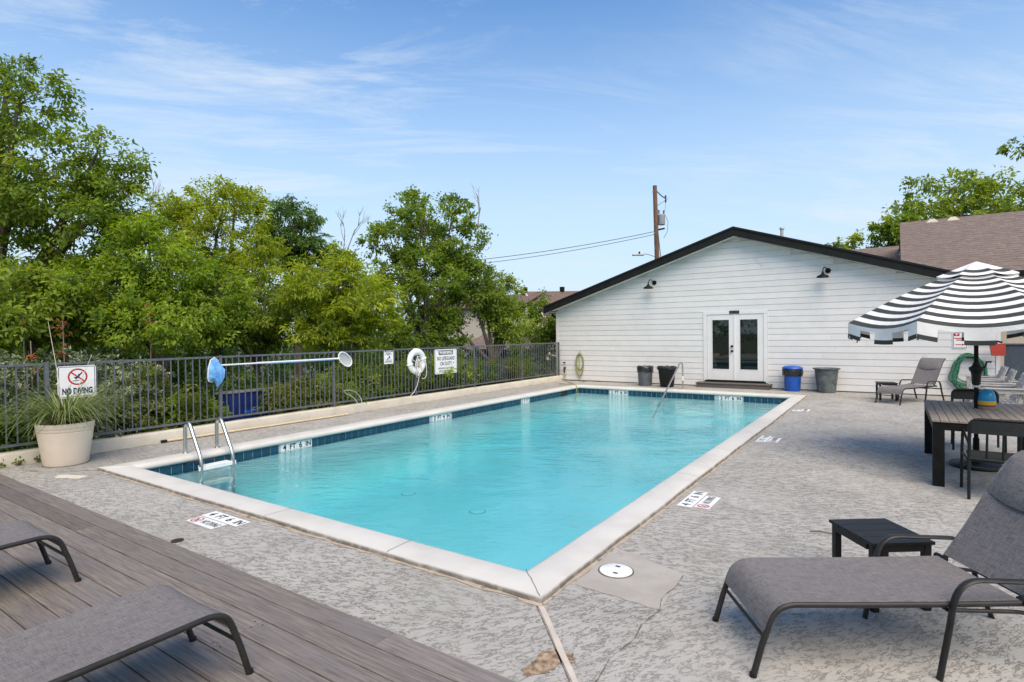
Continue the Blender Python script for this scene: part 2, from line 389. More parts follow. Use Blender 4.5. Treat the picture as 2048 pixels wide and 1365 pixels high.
# ------------------------------------------------------------------ mesh helpers
class MB:
    def __init__(s): s.v = []; s.f = []; s.mi = []; s.sm = []
    def add(s, vs, fs, mi=0, smooth=False):
        o = len(s.v); s.v += [tuple(x) for x in vs]
        for f in fs: s.f.append([i+o for i in f]); s.mi.append(mi); s.sm.append(smooth)
        return s
    def box(s, x0, x1, y0, y1, z0, z1, mi=0, bev=0.):
        if bev <= 0:
            vs = [(x0,y0,z0),(x1,y0,z0),(x1,y1,z0),(x0,y1,z0),(x0,y0,z1),(x1,y0,z1),(x1,y1,z1),(x0,y1,z1)]
            return s.add(vs, [(3,2,1,0),(4,5,6,7),(0,1,5,4),(1,2,6,5),(2,3,7,6),(3,0,4,7)], mi)
        bm = bmesh.new(); bmesh.ops.create_cube(bm, size=1)
        for q in bm.verts: q.co = ((x0+x1)/2+q.co.x*(x1-x0), (y0+y1)/2+q.co.y*(y1-y0), (z0+z1)/2+q.co.z*(z1-z0))
        bmesh.ops.bevel(bm, geom=bm.edges[:], offset=bev, segments=2, affect='EDGES', profile=.6)
        return s.bm(bm, mi, False)
    def bm(s, bm, mi=0, smooth=False):
        bm.verts.index_update()
        s.add([q.co[:] for q in bm.verts], [[q.index for q in f.verts] for f in bm.faces], mi, smooth)
        bm.free(); return s
    def tube(s, pts, r, seg=8, mi=0, closed=False, cap=True, flat=1.0, up=None):
        pts = [Vector(p) for p in pts]; n = len(pts)
        rr = r if isinstance(r, (list, tuple)) else [r]*n
        rings = []; prev = None
        for i, p in enumerate(pts):
            a = pts[i-1] if (i or closed) else p
            b = pts[(i+1) % n] if (i < n-1 or closed) else p
            d = (b-a).normalized() if (b-a).length > 1e-9 else Vector((0,0,1))
            if prev is None:
                x = Vector(up) if up else (Vector((0,0,1)) if abs(d.z) < .9 else Vector((1,0,0)))
            else: x = prev
            x = (x-d*x.dot(d))
            x = x.normalized() if x.length > 1e-6 else d.orthogonal().normalized()
            prev = x; y = d.cross(x)
            rings.append([p+x*rr[i]*flat*math.cos(2*math.pi*k/seg)+y*rr[i]*math.sin(2*math.pi*k/seg) for k in range(seg)])
        vs = [q for rg in rings for q in rg]; fs = []
        for i in range(n if closed else n-1):
            j = (i+1) % n
            for k in range(seg):
                k2 = (k+1) % seg
                fs.append((i*seg+k, i*seg+k2, j*seg+k2, j*seg+k))
        if cap and not closed:
            fs.append(tuple(range(seg))[::-1]); fs.append(tuple((n-1)*seg+k for k in range(seg)))
        return s.add(vs, fs, mi, True)
    def lathe(s, prof, c=(0,0,0), seg=24, mi=0, cap=True):
        vs = []; fs = []; n = len(prof)
        for (r, z) in prof:
            for k in range(seg):
                a = 2*math.pi*k/seg; vs.append((c[0]+r*math.cos(a), c[1]+r*math.sin(a), c[2]+z))
        for i in range(n-1):
            for k in range(seg):
                k2 = (k+1) % seg; fs.append((i*seg+k, i*seg+k2, (i+1)*seg+k2, (i+1)*seg+k))
        if cap: fs.append(tuple(range(seg))[::-1]); fs.append(tuple((n-1)*seg+k for k in range(seg)))
        return s.add(vs, fs, mi, True)
    def prism(s, poly, axis, a, b, mi=0):
        """poly: 2-D points in the plane across `axis`; extruded from a to b"""
        n = len(poly)
        def P(p, q): return {'x': (q, p[0], p[1]), 'y': (p[0], q, p[1]), 'z': (p[0], p[1], q)}[axis]
        vs = [P(p, a) for p in poly]+[P(p, b) for p in poly]
        fs = [tuple(range(n))[::-1], tuple(range(n, 2*n))]+[(i, (i+1) % n, n+(i+1) % n, n+i) for i in range(n)]
        s.add(vs, fs, mi)
        return s
    def mesh(s, name, mats):
        me = bpy.data.meshes.new(name)
        me.from_pydata(s.v, [], s.f)
        for mt in (mats if isinstance(mats, (list, tuple)) else [mats]): me.materials.append(mt)
        me.polygons.foreach_set('material_index', s.mi)
        me.polygons.foreach_set('use_smooth', s.sm)
        bm = bmesh.new(); bm.from_mesh(me)
        bmesh.ops.recalc_face_normals(bm, faces=bm.faces[:])
        bm.to_mesh(me); bm.free()
        me.update()
        return me
    def build(s, name, mats, parent=None, local=False, autosmooth=True):
        me = s.mesh(name, mats)
        o = bpy.data.objects.new(name, me); C.objects.link(o)
        if parent is not None:
            o.parent = parent
            if not local: o.matrix_parent_inverse = W(parent).inverted()
        if autosmooth and any(s.sm):
            try: me.set_sharp_from_angle(angle=R(50))
            except Exception: pass
        return o
def W(o):
    mtx = Matrix.LocRotScale(o.location, o.rotation_euler, o.scale)
    if o.parent: return W(o.parent) @ o.matrix_parent_inverse @ mtx
    return mtx
def tag(o, label=None, cat=None, group=None, kind=None):
    if label: o['label'] = label
    if cat: o['category'] = cat
    if group: o['group'] = group
    if kind: o['kind'] = kind
    return o
def thing(name, label, cat, loc=(0,0,0), rz=0., group=None):
    o = bpy.data.objects.new(name, None); C.objects.link(o)
    o.empty_display_size = .1
    o.location = loc; o.rotation_euler = (0, 0, rz)
    return tag(o, label, cat, group)
def struct(name, loc=(0,0,0)):
    o = bpy.data.objects.new(name, None); C.objects.link(o); o.location = loc; o['kind'] = 'structure'
    return o
def inst(name, me, parent, loc, rot=(0,0,0)):
    o = bpy.data.objects.new(name, me); C.objects.link(o)
    o.parent = parent; o.location = loc; o.rotation_euler = rot
    return o
def dup(root, loc, rz, label, group=None):
    r = root.copy(); C.objects.link(r); r.location = loc; r.rotation_euler = (0, 0, rz); r['label'] = label
    if group: r['group'] = group
    for ch in list(root.children):
        c = ch.copy(); C.objects.link(c); c.parent = r
        for g in ch.children:
            d = g.copy(); C.objects.link(d); d.parent = c
    return r
def arc(p0, p1, p2, n=6):
    """quadratic bend from p0 to p2 pulled to p1"""
    p0, p1, p2 = Vector(p0), Vector(p1), Vector(p2)
    return [p0*(1-t)**2+p1*2*t*(1-t)+p2*t*t for t in [i/n for i in range(n+1)]]
def text(s, size, mat, parent, origin, right, up, align='CENTER', sx=1., bold=0., name='lettering', depth=.0006):
    cu = bpy.data.curves.new('lettering', 'FONT')
    cu.body = s; cu.size = size; cu.align_x = align; cu.align_y = 'CENTER'; cu.offset = bold; cu.extrude = depth
    cu.resolution_u = 3
    tmp = bpy.data.objects.new('lettering_tmp', cu); C.objects.link(tmp)
    me = bpy.data.meshes.new_from_object(tmp.evaluated_get(bpy.context.evaluated_depsgraph_get()))
    bpy.data.objects.remove(tmp); bpy.data.curves.remove(cu)
    rgt, upv = Vector(right).normalized(), Vector(up).normalized(); nrm = rgt.cross(upv)
    o_ = Vector(origin)
    for q in me.vertices:
        x, y, z = q.co; q.co = o_+rgt*x*sx+upv*y+nrm*z
    me.materials.clear(); me.materials.append(mat); me.name = name
    o = bpy.data.objects.new(name, me); C.objects.link(o)
    if parent is not None: o.parent = parent; o.matrix_parent_inverse = W(parent).inverted()
    return o
def rrect(x0, x1, y0, y1, r, n=4):
    pts = []
    for cx, cy, a0 in ((x1-r, y1-r, 0), (x0+r, y1-r, 90), (x0+r, y0+r, 180), (x1-r, y0+r, 270)):
        for k in range(n+1):
            a = R(a0+90*k/n); pts.append((cx+r*math.cos(a), cy+r*math.sin(a)))
    return pts
def slab_poly(poly, z0, z1, mi=0):
    return MB().prism(poly, 'z', z0, z1, mi)

# ------------------------------------------------------------------ ground, pool deck, pool
OX0, OX1, OY0, OY1 = -8.97, -1.945, 3.185, 17.05        # coping outside
IX0, IX1, IY0, IY1 = -8.68, -2.275, 3.52, 16.75         # pool walls
ZC, ZB, ZW = .040, -.05, -.175                          # coping top, coping underside, water

def ring(x0, x1, y0, y1, hx0, hx1, hy0, hy1, z):
    b = MB()
    for a in ((x0, hx0, y0, y1), (hx1, x1, y0, y1), (hx0, hx1, y0, hy0), (hx0, hx1, hy1, y1)):
        b.add([(a[0],a[2],z),(a[1],a[2],z),(a[1],a[3],z),(a[0],a[3],z)], [(0,1,2,3)])
    return b
g = ring(-400, 400, -300, 700, -10.2, 6, -4, 18.7, -.30).build('ground', M['ground']); g['kind'] = 'structure'

pool_deck = ring(-10.31, 14, -8, 18.83, OX0+.02, OX1-.02, OY0+.02, OY1-.02, 0.0)
pool_deck = pool_deck.build('pool_deck', M['deck_concrete']); pool_deck['kind'] = 'structure'

pool = struct('pool')
sh = MB()
def quad(b, a, c, d, e, mi=0): b.add([a, c, d, e], [(0,1,2,3)], mi)
zt, z2 = ZB-.002, ZB-.165
for (a, c) in (((IX0,IY0),(IX0,IY1)), ((IX0,IY1),(IX1,IY1)), ((IX1,IY1),(IX1,IY0)), ((IX1,IY0),(IX0,IY0))):
    quad(sh, (*a, zt), (*c, zt), (*c, z2), (*a, z2), 1)
D1, D2, D3 = -1.12, -.95, -.76      # floor: deep end, slope, shallow end
ys = [IY0+.9, 7.5, 11.5, IY1-.9]
def floor_z(y): return float(np.interp(y, ys, [D1, D1, D2, D3]))
RC = .55                              # radius of the cove between wall and floor
nx_, ny_ = 26, 60
def cove(d):                          # height above the floor at distance d from a wall
    if d >= RC: return 0.
    return RC-math.sqrt(max(RC*RC-(RC-d)**2, 0))
def axis(a, c, n): 
    e = [a+RC*(1-math.cos(math.pi/2*i/9)) for i in range(10)]
    return e+[a+RC+(c-a-2*RC)*i/n for i in range(1, n)]+[a+c-q for q in reversed(e)]
gx, gy = axis(IX0, IX1, 8), axis(IY0, IY1, 24)
vs = []
for y_ in gy:
    for x_ in gx:
        vs.append((x_, y_, floor_z(y_)+max(cove(min(x_-IX0, IX1-x_)), cove(min(y_-IY0, IY1-y_)))))
n_ = len(gx)
sh.add(vs, [(j*n_+i, j*n_+i+1, (j+1)*n_+i+1, (j+1)*n_+i) for j in range(len(gy)-1) for i in range(n_-1)], 0, True)
for x in (IX0, IX1):
    for j in range(len(gy)-1): quad(sh, (x,gy[j],z2), (x,gy[j+1],z2), (x,gy[j+1],floor_z(gy[j+1])+RC), (x,gy[j],floor_z(gy[j])+RC))
for y_ in (IY0, IY1): quad(sh, (IX0,y_,z2), (IX1,y_,z2), (IX1,y_,floor_z(y_)+RC), (IX0,y_,floor_z(y_)+RC))
sh.build('pool_shell', [M['plaster'], M['grout']], pool)

# coping: rounded inside nose, worn outside edge, four mitred runs
def coping_run(p0, p1, inward, seed):
    rnd = random.Random(seed)
    p0, p1, inn = Vector((*p0, 0)), Vector((*p1, 0)), Vector((*inward, 0))
    d = (p1-p0); L = d.length; d.normalize(); wd = OX1-IX1 if abs(inn.x) > .5 else .30
    wd = .345
    prof = [(0, -.03), (.0, .026), (.005, .036), (.016, ZC), (.16, ZC+.003), (.285, ZC), (.318, .030), (.338, .008), (wd, -.016), (.338, -.040), (.318, ZB), (.27, ZB)]
    gr = [1., .88, .50, .06, 0, 0, 0, .03, .06, .1, .15, .15]
    n = max(8, int(L/.16)); vs = []; gm = []
    jit = 0; j2 = 0
    for i in range(n+1):
        s = L*i/n
        jit = jit*.6+rnd.uniform(-.006, .006); j2 = j2*.7+rnd.uniform(-.003, .003)
        for k, (a, z) in enumerate(prof):
            sm = min(max(s, a), L-a)        # mitre
            jj = jit if k < 3 else (jit*.4 if k == 3 else j2*.5)
            q = p0+d*(sm if i in (0, n) else min(max(s, a), L-a))+inn*(a+jj*(1 if 0 < i < n else 0))
            vs.append((q.x, q.y, z+(j2*.6 if 3 <= k <= 5 else 0))); gm.append(gr[k])
    m_ = len(prof); fs = []
    for i in range(n):
        for k in range(m_-1): fs.append((i*m_+k, i*m_+k+1, (i+1)*m_+k+1, (i+1)*m_+k))
    b = MB().add(vs, fs, 0, True)
    o = b.build('coping', M['coping'], pool)
    at = o.data.attributes.new('grime', 'FLOAT', 'POINT'); at.data.foreach_set('value', gm)
coping_run((OX0,OY0), (OX1,OY0), (0,1), 1)
coping_run((OX1,OY0), (OX1,OY1), (-1,0), 2)
coping_run((OX1,OY1), (OX0,OY1), (0,-1), 3)
coping_run((OX0,OY1), (OX0,OY0), (1,0), 4)

for a_, b_ in (((-8.93,3.30),(-8.70,3.50)), ((-1.96,3.20),(-2.27,3.51)), ((-5.1,3.19),(-5.08,3.50)), ((-1.955,6.9),(-2.27,6.93)), ((-1.955,11.6),(-2.27,11.58)), ((-8.96,9.2),(-8.69,9.22)), ((-8.96,13.9),(-8.69,13.88)), ((-3.4,3.19),(-3.42,3.5))):
    rnd = random.Random(int(abs(a_[1]*100))); vs = []
    d_ = Vector((b_[0]-a_[0], b_[1]-a_[1])); n_ = Vector((-d_.y, d_.x)).normalized()
    for i in range(9):
        q = Vector(a_)+d_*i/8+n_*rnd.uniform(-.006,.006)
        vs += [(*(q+n_*.0022), ZC+.006), (*(q-n_*.0022), ZC+.006)]
    MB().add(vs, [(2*i, 2*i+1, 2*i+3, 2*i+2) for i in range(8)]).build('hairline', M['crack'], pool)

# waterline tiles
TW = .157
tb = MB().box(-.0735, .0735, -.004, .004, -.0735, .0735, bev=.002)
tile_me = tb.mesh('tile', M['tile'])
marks_left = [(5.75, 4, '4 FT 6 IN'), (9.58, 4, '3 FT 4 IN'), (13.36, 2, '3 FT')]
marks_far = [(-7.55, 4, '2 FT 6 IN'), (-4.17, 4, '2 FT 6 IN')]
zt_c = ZB-.002-.0785
def inmark(s, marks): return any(a-.04 < s < a+n*TW+.04 for a, n, _ in marks)
y = IY0+TW/2
SKIM = (15.55, 16.0)
while y < IY1:
    if not inmark(y, marks_left) and not (SKIM[0] < y < SKIM[1]): inst('tile', tile_me, pool, (IX0+.005, y, zt_c), (0, 0, R(90)))
    y += TW
x = IX0+TW/2
while x < IX1:
    if not inmark(x, marks_far): inst('tile', tile_me, pool, (x, IY1-.005, zt_c))
    x += TW
tb = MB()                                                   # the two walls turned away from the photograph
y = IY0+TW/2
while y < IY1: tb.box(IX1-.009, IX1-.001, y-.0735, y+.0735, zt_c-.0735, zt_c+.0735); y += TW
x = IX0+TW/2
while x < IX1: tb.box(x-.0735, x+.0735, IY0+.001, IY0+.009, zt_c-.0735, zt_c+.0735); x += TW
tag(tb.build('tile_band', M['tile'], pool), kind='stuff')
MB().box(IX0-.001, IX0+.012, SKIM[0], SKIM[1], zt_c-.075, zt_c+.075).build('skimmer_opening', M['shade_black'], pool)  # solid block; the shade of the opening is painted in its colour
chars = {4: ['4', 'FT', '6', 'IN'], 2: ['3', 'FT']}
def depth_tiles(a, n, s, left):
    words = s.split(' ')
    for k, wd_ in enumerate(words):
        c_ = a+(k+.5)*TW
        if left:
            o = MB().box(IX0+.001, IX0+.010, c_-.076, c_+.076, zt_c-.076, zt_c+.076, bev=.0015).build('depth_tile', M['mark_white'], pool)
            text(wd_, .135 if len(wd_) == 1 else .12, M['mark_black'], o, (IX0+.0108, c_, zt_c+.005), (0,1,0), (0,0,1), sx=.95, bold=.004)
        else:
            o = MB().box(c_-.076, c_+.076, IY1-.010, IY1-.001, zt_c-.076, zt_c+.076, bev=.0015).build('depth_tile', M['mark_white'], pool)
            text(wd_, .135 if len(wd_) == 1 else .12, M['mark_black'], o, (c_, IY1-.0108, zt_c+.005), (1,0,0), (0,0,1), sx=.95, bold=.004)
for a_, n_, s_ in marks_left: depth_tiles(a_, n_, s_, True)
for a_, n_, s_ in marks_far: depth_tiles(a_, n_, s_, False)
for (x, y) in ((-5.66, 7.31), (-7.37, 7.47)):
    MB().lathe([(.12,.0),(.12,.012),(.10,.02),(.0,.024)], (x, y, D1), 20, 0).lathe([(.125,.001),(.14,.001),(.14,.006),(.125,.006)], (x, y, D1), 20, 1).build('floor_drain', [M['plaster'], M['grout']], pool)

wb = MB()
n_ = 2
wb.box(IX0-.006, IX1+.006, IY0-.006, IY1+.006, -1.6, ZW)
water = wb.build('water', M['water']); water['kind'] = 'structure'

# sealant along the coping, slab joint, patches, crack
def strip(name, pts, wdt, z, mat, jit=.0, seed=0, parent=None, sub=12):
    rnd = random.Random(seed); pp = []
    for i in range(len(pts)-1):
        a, c = Vector(pts[i]), Vector(pts[i+1])
        for k in range(sub): pp.append(a.lerp(c, k/sub))
    pp.append(Vector(pts[-1])); vs = []
    for i, q in enumerate(pp):
        d = (pp[min(i+1, len(pp)-1)]-pp[max(i-1, 0)]).normalized(); nn = Vector((-d.y, d.x))
        w1 = wdt*(1+rnd.uniform(-jit, jit)); o_ = nn*rnd.uniform(-jit, jit)*wdt*.5
        vs += [(*(q+nn*w1/2+o_), z), (*(q-nn*w1/2+o_), z)]
    return MB().add(vs, [(2*i, 2*i+1, 2*i+3, 2*i+2) for i in range(len(pp)-1)]).build(name, mat, parent)
strip('sealant_strip', [(OX0+.1, OY0-.012), (OX1+.02, OY0-.012)], .036, .004, M['caulk'], .8, 3, pool_deck, 60)
strip('sealant_strip', [(OX1+.010, OY0), (OX1+.010, OY1-.2)], .030, .004, M['caulk'], .85, 4, pool_deck, 90)
strip('slab_joint', [(OX1+.02, OY0-.03), (-1.36, 2.56), (-1.1, 2.30)], .034, .005, M['joint'], .15, 5, pool_deck, 8)
strip('joint_gap', [(OX1-.004, OY0-.045), (-1.383, 2.545), (-1.12, 2.29)], .007, .004, M['crack'], .6, 6, pool_deck, 14)
def blob(name, pts, z, mat, parent, jit=.02, seed=0, sub=8):
    rnd = random.Random(seed); vs = []
    for i in range(len(pts)):
        a, c = Vector(pts[i]), Vector(pts[(i+1) % len(pts)])
        for k in range(sub):
            q = a.lerp(c, k/sub); vs.append((q.x+rnd.uniform(-jit, jit), q.y+rnd.uniform(-jit, jit), z))
    return MB().add(vs, [tuple(range(len(vs)))]).build(name, mat, parent)
blob('smooth_patch', [(-1.92,4.36), (-1.29,4.15), (-1.25,3.53), (-1.90,3.56)], .003, M['patch'], pool_deck, .012, 1)
blob('cream_patch', [(-9.12,2.80), (-8.98,2.70), (-8.62,2.86), (-8.70,2.98), (-8.95,2.90)], .003, M['patch_cream'], pool_deck, .015, 2)
blob('broken_hole', [(-1.60,2.76), (-1.50,2.78), (-1.44,2.72), (-1.50,2.67), (-1.52,2.56), (-1.60,2.45), (-1.66,2.50), (-1.63,2.60), (-1.66,2.70)], .004, M['broken'], pool_deck, .012, 3, 5)
strip('crack', [(-1.285,4.13), (-1.275,3.9), (-1.30,3.7), (-1.255,3.52), (-1.285,3.3), (-1.262,3.1), (-1.30,2.85), (-1.27,2.62), (-1.31,2.35)], .0055, .0045, M['crack'], .9, 7, pool_deck, 7)
strip('crack', [(-9.9,2.62), (-9.4,2.78), (-8.97,3.18)], .010, .0045, M['crack'], .7, 8, pool_deck, 9)
strip('crack', [(-10.28,3.4), (-10.28,9.0), (-10.28,18.4)], .014, .0045, M['crack'], .9, 9, pool_deck, 60)
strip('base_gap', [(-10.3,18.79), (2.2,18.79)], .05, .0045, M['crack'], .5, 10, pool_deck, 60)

# wooden deck
deck = struct('wooden_deck')
DZ = .06
rows = [2.325-.1685*k for k in range(0, 17)]
joint_x = {0: [-2.42, -7.9], 1: [-6.13, .4], 2: [-3.19, -8.6], 3: [-3.17], 4: [-7.2], 5: [-4.9], 6: [-9.1, -2.0], 7: [-5.5], 8: [-2.6]}
for k in range(len(rows)-1):
    ya, yb = rows[k+1]+.0042, rows[k]-.0042
    xs = sorted([-10.25]+joint_x.get(k, [-4.0-((k*37) % 5)])+[1.8])
    for i in range(len(xs)-1):
        L = (xs[i+1]-xs[i])/2-.0018; hw = (yb-ya)/2
        b = MB().box(-L, L, -hw, hw, -.026, 0, bev=.004)
        o = b.build('deck_board', M['board'], deck, True); o.location = ((xs[i]+xs[i+1])/2, (ya+yb)/2, DZ)
MB().box(-10.25, 1.8, -.55, 2.316, .004, .030).build('gap_shade_sheet', M['shade_black'], deck)  # one solid near-black sheet, painted shade for the gaps between boards
MB().box(-10.25, 1.8, 2.318, 2.330, .004, .052).build('deck_edge_board', M['board'], deck)
scr = MB()
for (x, yy) in ((-3.19,1.90),(-3.19,1.82),(-3.23,1.95),(-3.15,1.95),(-3.21,1.68),(-3.13,1.68),(-3.21,1.78),(-3.13,1.78),(-6.17,2.04),(-6.09,2.04)):
    scr.lathe([(.005,0),(.005,.0012)], (x, yy, DZ), 8)
scr.build('deck_screws', M['black_metal'], deck)['kind'] = 'stuff'

# ------------------------------------------------------------------ curb wall and fence
cw = thing('curb_wall', 'low cream painted concrete curb wall under the dark metal fence', 'wall', (-10.4, 8, 0))
for (y0, y1) in ((-4, 3.0), (3.0, 8.2), (8.2, 13.4), (13.4, 18.62)):
    b = MB(); n = int((y1-y0)/.25); rnd = random.Random(int(y0*10)); vs = []; fs = []
    prof = [(-10.304, -.02), (-10.304, .165), (-10.312, .18), (-10.325, .187), (-10.50, .19), (-10.53, .18), (-10.53, -.32)]
    for i in range(n+1):
        yy = y0+.002+(y1-y0-.004)*i/n
        for (px_, pz) in prof: vs.append((px_+rnd.uniform(-.004, .004), yy, pz+rnd.uniform(-.004, .004)))
    m_ = len(prof)
    for i in range(n):
        for k in range(m_-1): fs.append((i*m_+k, i*m_+k+1, (i+1)*m_+k+1, (i+1)*m_+k))
    fs += [tuple(range(m_)), tuple(n*m_+k for k in range(m_))]
    b.add(vs, fs, 0, True).build('wall_section', M['curb'], cw)
fence = thing('metal_fence', 'dark painted steel picket fence standing on the low cream curb', 'fence', (-10.42, 8, .19))
FX = -10.42
posts = [-2.1, .5, 3.1, 5.68, 8.26, 10.88, 13.39, 15.99, 18.54]
post_me = MB().box(-.026, .026, -.026, .026, .0, 1.255, bev=.004).mesh('post', M['fence_metal'])
pick_me = MB().box(-.0085, .0085, -.0085, .0085, -.02, 1.13).mesh('picket', M['fence_metal'])
for i, yy in enumerate(posts):
    o = inst('post', post_me, fence, (0, yy-8, 0)); o.rotation_euler = (R((-.6, .4, 1.2, -.5, .3, -.4, .5, .2, 0)[i]), 0, 0)
    if i == len(posts)-1: break
    y0, y1 = yy+.026, posts[i+1]-.026
    L = (y1-y0)/2
    for z, nm, hh in ((1.225, 'top_rail', .018), (.085, 'bottom_rail', .018)):
        o = MB().box(-.016, .016, -L, L, -hh, hh, bev=.003).build(nm, M['fence_metal'], fence, True)
        o.location = (0, (y0+y1)/2-8, z)
    n = 21
    for k in range(1, n):
        inst('picket', pick_me, fence, (0, yy+(posts[i+1]-yy)*k/n-8, .095))
fx = FX+.02+.03      # plane of things hung on the fence

# ------------------------------------------------------------------ white house with gable wall
HW = 18.8
HX0, HX1 = -10.64, 2.23
RX = -4.12
def under(x): return 4.748-.326*abs(x-RX)        # underside of the roof at the wall
house = thing('white_house', 'white pool house with lap siding gable wall and black roof edge', 'house', (-4.2, HW, 0))
b = MB()
b.prism([(HX0+.01,-.2), (HX1-.01,-.2), (HX1-.01,under(HX1)), (RX,under(RX)), (HX0+.01,under(HX0))], 'y', HW+.03, 24.6)
b.build('wall', M['white_paint'], house)
DX0, DX1, DZ0, DZ1 = -5.15, -3.215, .16, 2.42       # door surround
EXP = .183
k = 0
rnd = random.Random(5)
def siding(x0, x1, z0, z1, tilt=.009):
    """one lap board, its top end clipped by the gable"""
    def top(x): return min(z1-.0045, under(x)-.001)
    xs = [x0]
    for c in (RX-(4.748-z1)/.326, RX-(4.748-z0)/.326, RX, RX+(4.748-z0)/.326, RX+(4.748-z1)/.326):
        if x0 < c < x1: xs.append(c)
    xs.append(x1); xs = sorted(set(round(q, 4) for q in xs))
    xs = [q for q in xs if under(q)-.001 >= z0-.001]
    if len(xs) < 2: return
    vs = []; fs = []
    for q in xs:
        t_ = max(top(q), z0+.002); fr_ = (t_-z0)/(z1-z0)
        vs += [(q, HW-.018, z0), (q, HW-.018+tilt*fr_, t_), (q, HW+.028, t_), (q, HW+.028, z0)]
    for i in range(len(xs)-1):
        a, c = 4*i, 4*i+4
        fs += [(a, c, c+1, a+1), (a+1, c+1, c+2, a+2), (a+3, c+3, c, a)]
    fs += [(0,1,2,3), tuple(4*(len(xs)-1)+q for q in (3,2,1,0))]
    MB().add(vs, fs).build('siding_board', M['white_paint'], house)
while .03+k*EXP < 4.74:
    z0, z1 = .03+k*EXP, .03+(k+1)*EXP
    spans = [(HX0+.085, HX1-.085)]
    if z0 < DZ1-.02: spans = [(HX0+.085, DX0-.002), (DX1+.002, HX1-.085)]
    for (a, c) in spans:
        cuts = [a]
        q = a+rnd.uniform(1.2, 3.6)
        while q < c-.8: cuts.append(q); q += 3.66
        cuts.append(c)
        for i in range(len(cuts)-1): siding(cuts[i]+.001, cuts[i+1]-.001, z0, z1)
    k += 1
for (a, c) in ((HX0-.01, HX0+.083), (HX1-.083, HX1+.01)):
    MB().box(a, c, HW-.032, HW+.06, .02, under((a+c)/2)-.03, bev=.004).build('corner_board', M['white_trim'], house)
# roof slabs, fascia, soffit
RY0, RY1 = 18.40, 25.0
def rl(x): return 5.0-.326*abs(x-RX)
for sgn, xe in ((-1, -10.98), (1, 3.05)):
    vs = []
    for yv in (RY0-.03, RY1):
        for (xx, dz) in ((RX, .0), (xe, .0), (xe, -.03), (RX, -.03)): vs.append((xx, yv, rl(xx)+.025+dz))
    o = MB().add(vs, [(0,1,2,3),(4,5,6,7),(0,1,5,4),(1,2,6,5),(2,3,7,6)]).build('roof', M['shingle_dark'], house)
    # rake fascia
    vs = []
    for yv in (RY0, RY0+.035):
        for (xx, dz) in ((RX, -.008), (xe, -.008), (xe, -.25), (RX, -.27)): vs.append((xx, yv, rl(xx)+dz))
    MB().add(vs, [(0,1,2,3),(7,6,5,4),(0,1,5,4),(1,2,6,5),(2,3,7,6),(3,0,4,7)]).build('rake_board', M['black_paint'], house)
    MB().add([(RX, RY0-.028, rl(RX)+.024), (xe, RY0-.028, rl(xe)+.024), (xe, RY0-.028, rl(xe)-.03), (RX, RY0-.028, rl(RX)-.03),
              (RX, RY0-.002, rl(RX)+.024), (xe, RY0-.002, rl(xe)+.024), (xe, RY0-.002, rl(xe)-.03), (RX, RY0-.002, rl(RX)-.03)],
             [(0,1,2,3),(7,6,5,4),(0,4,5,1),(2,6,7,3),(1,5,6,2),(0,3,7,4)]).build('drip_edge', M['shingle_dark'], house)
    vs = []
    for yv in (RY0+.036, HW+.027):
        for (xx) in (RX, xe): vs.append((xx, yv, rl(xx)-.25)); vs.append((xx, yv, rl(xx)-.23))
    MB().add(vs, [(0,2,6,4),(1,3,7,5),(0,1,3,2),(4,5,7,6)]).build('soffit', M['soffit'], house)
    xo = xe+(.03 if sgn < 0 else -.03)
    MB().box(min(xe, xo), max(xe, xo), RY0+.04, RY1-.05, rl(xe)-.24, rl(xe)-.02).build('eave_board', M['black_paint'], house)
MB().box(-10.95, HX0, HW-.30, 24, rl(-10.95)-.235, rl(-10.95)-.215).build('soffit', M['soffit'], house)
MB().tube([(-10.93, 18.95, 2.60), (-10.90, 18.95, 2.46), (-10.80, 18.98, 2.40), (-10.72, 19.0, 2.36), (-10.70, 19.0, 2.2), (-10.70, 19.0, .1)], .04, 8).build('downspout', M['black_metal'], house)
MB().tube([(-3.28, 22, 4.4), (-3.28, 22, 5.38)], .055, 10).lathe([(.085,0),(.085,.05),(.06,.07)], (-3.28,22,5.37), 10).build('vent_pipe', M['galv'], house)
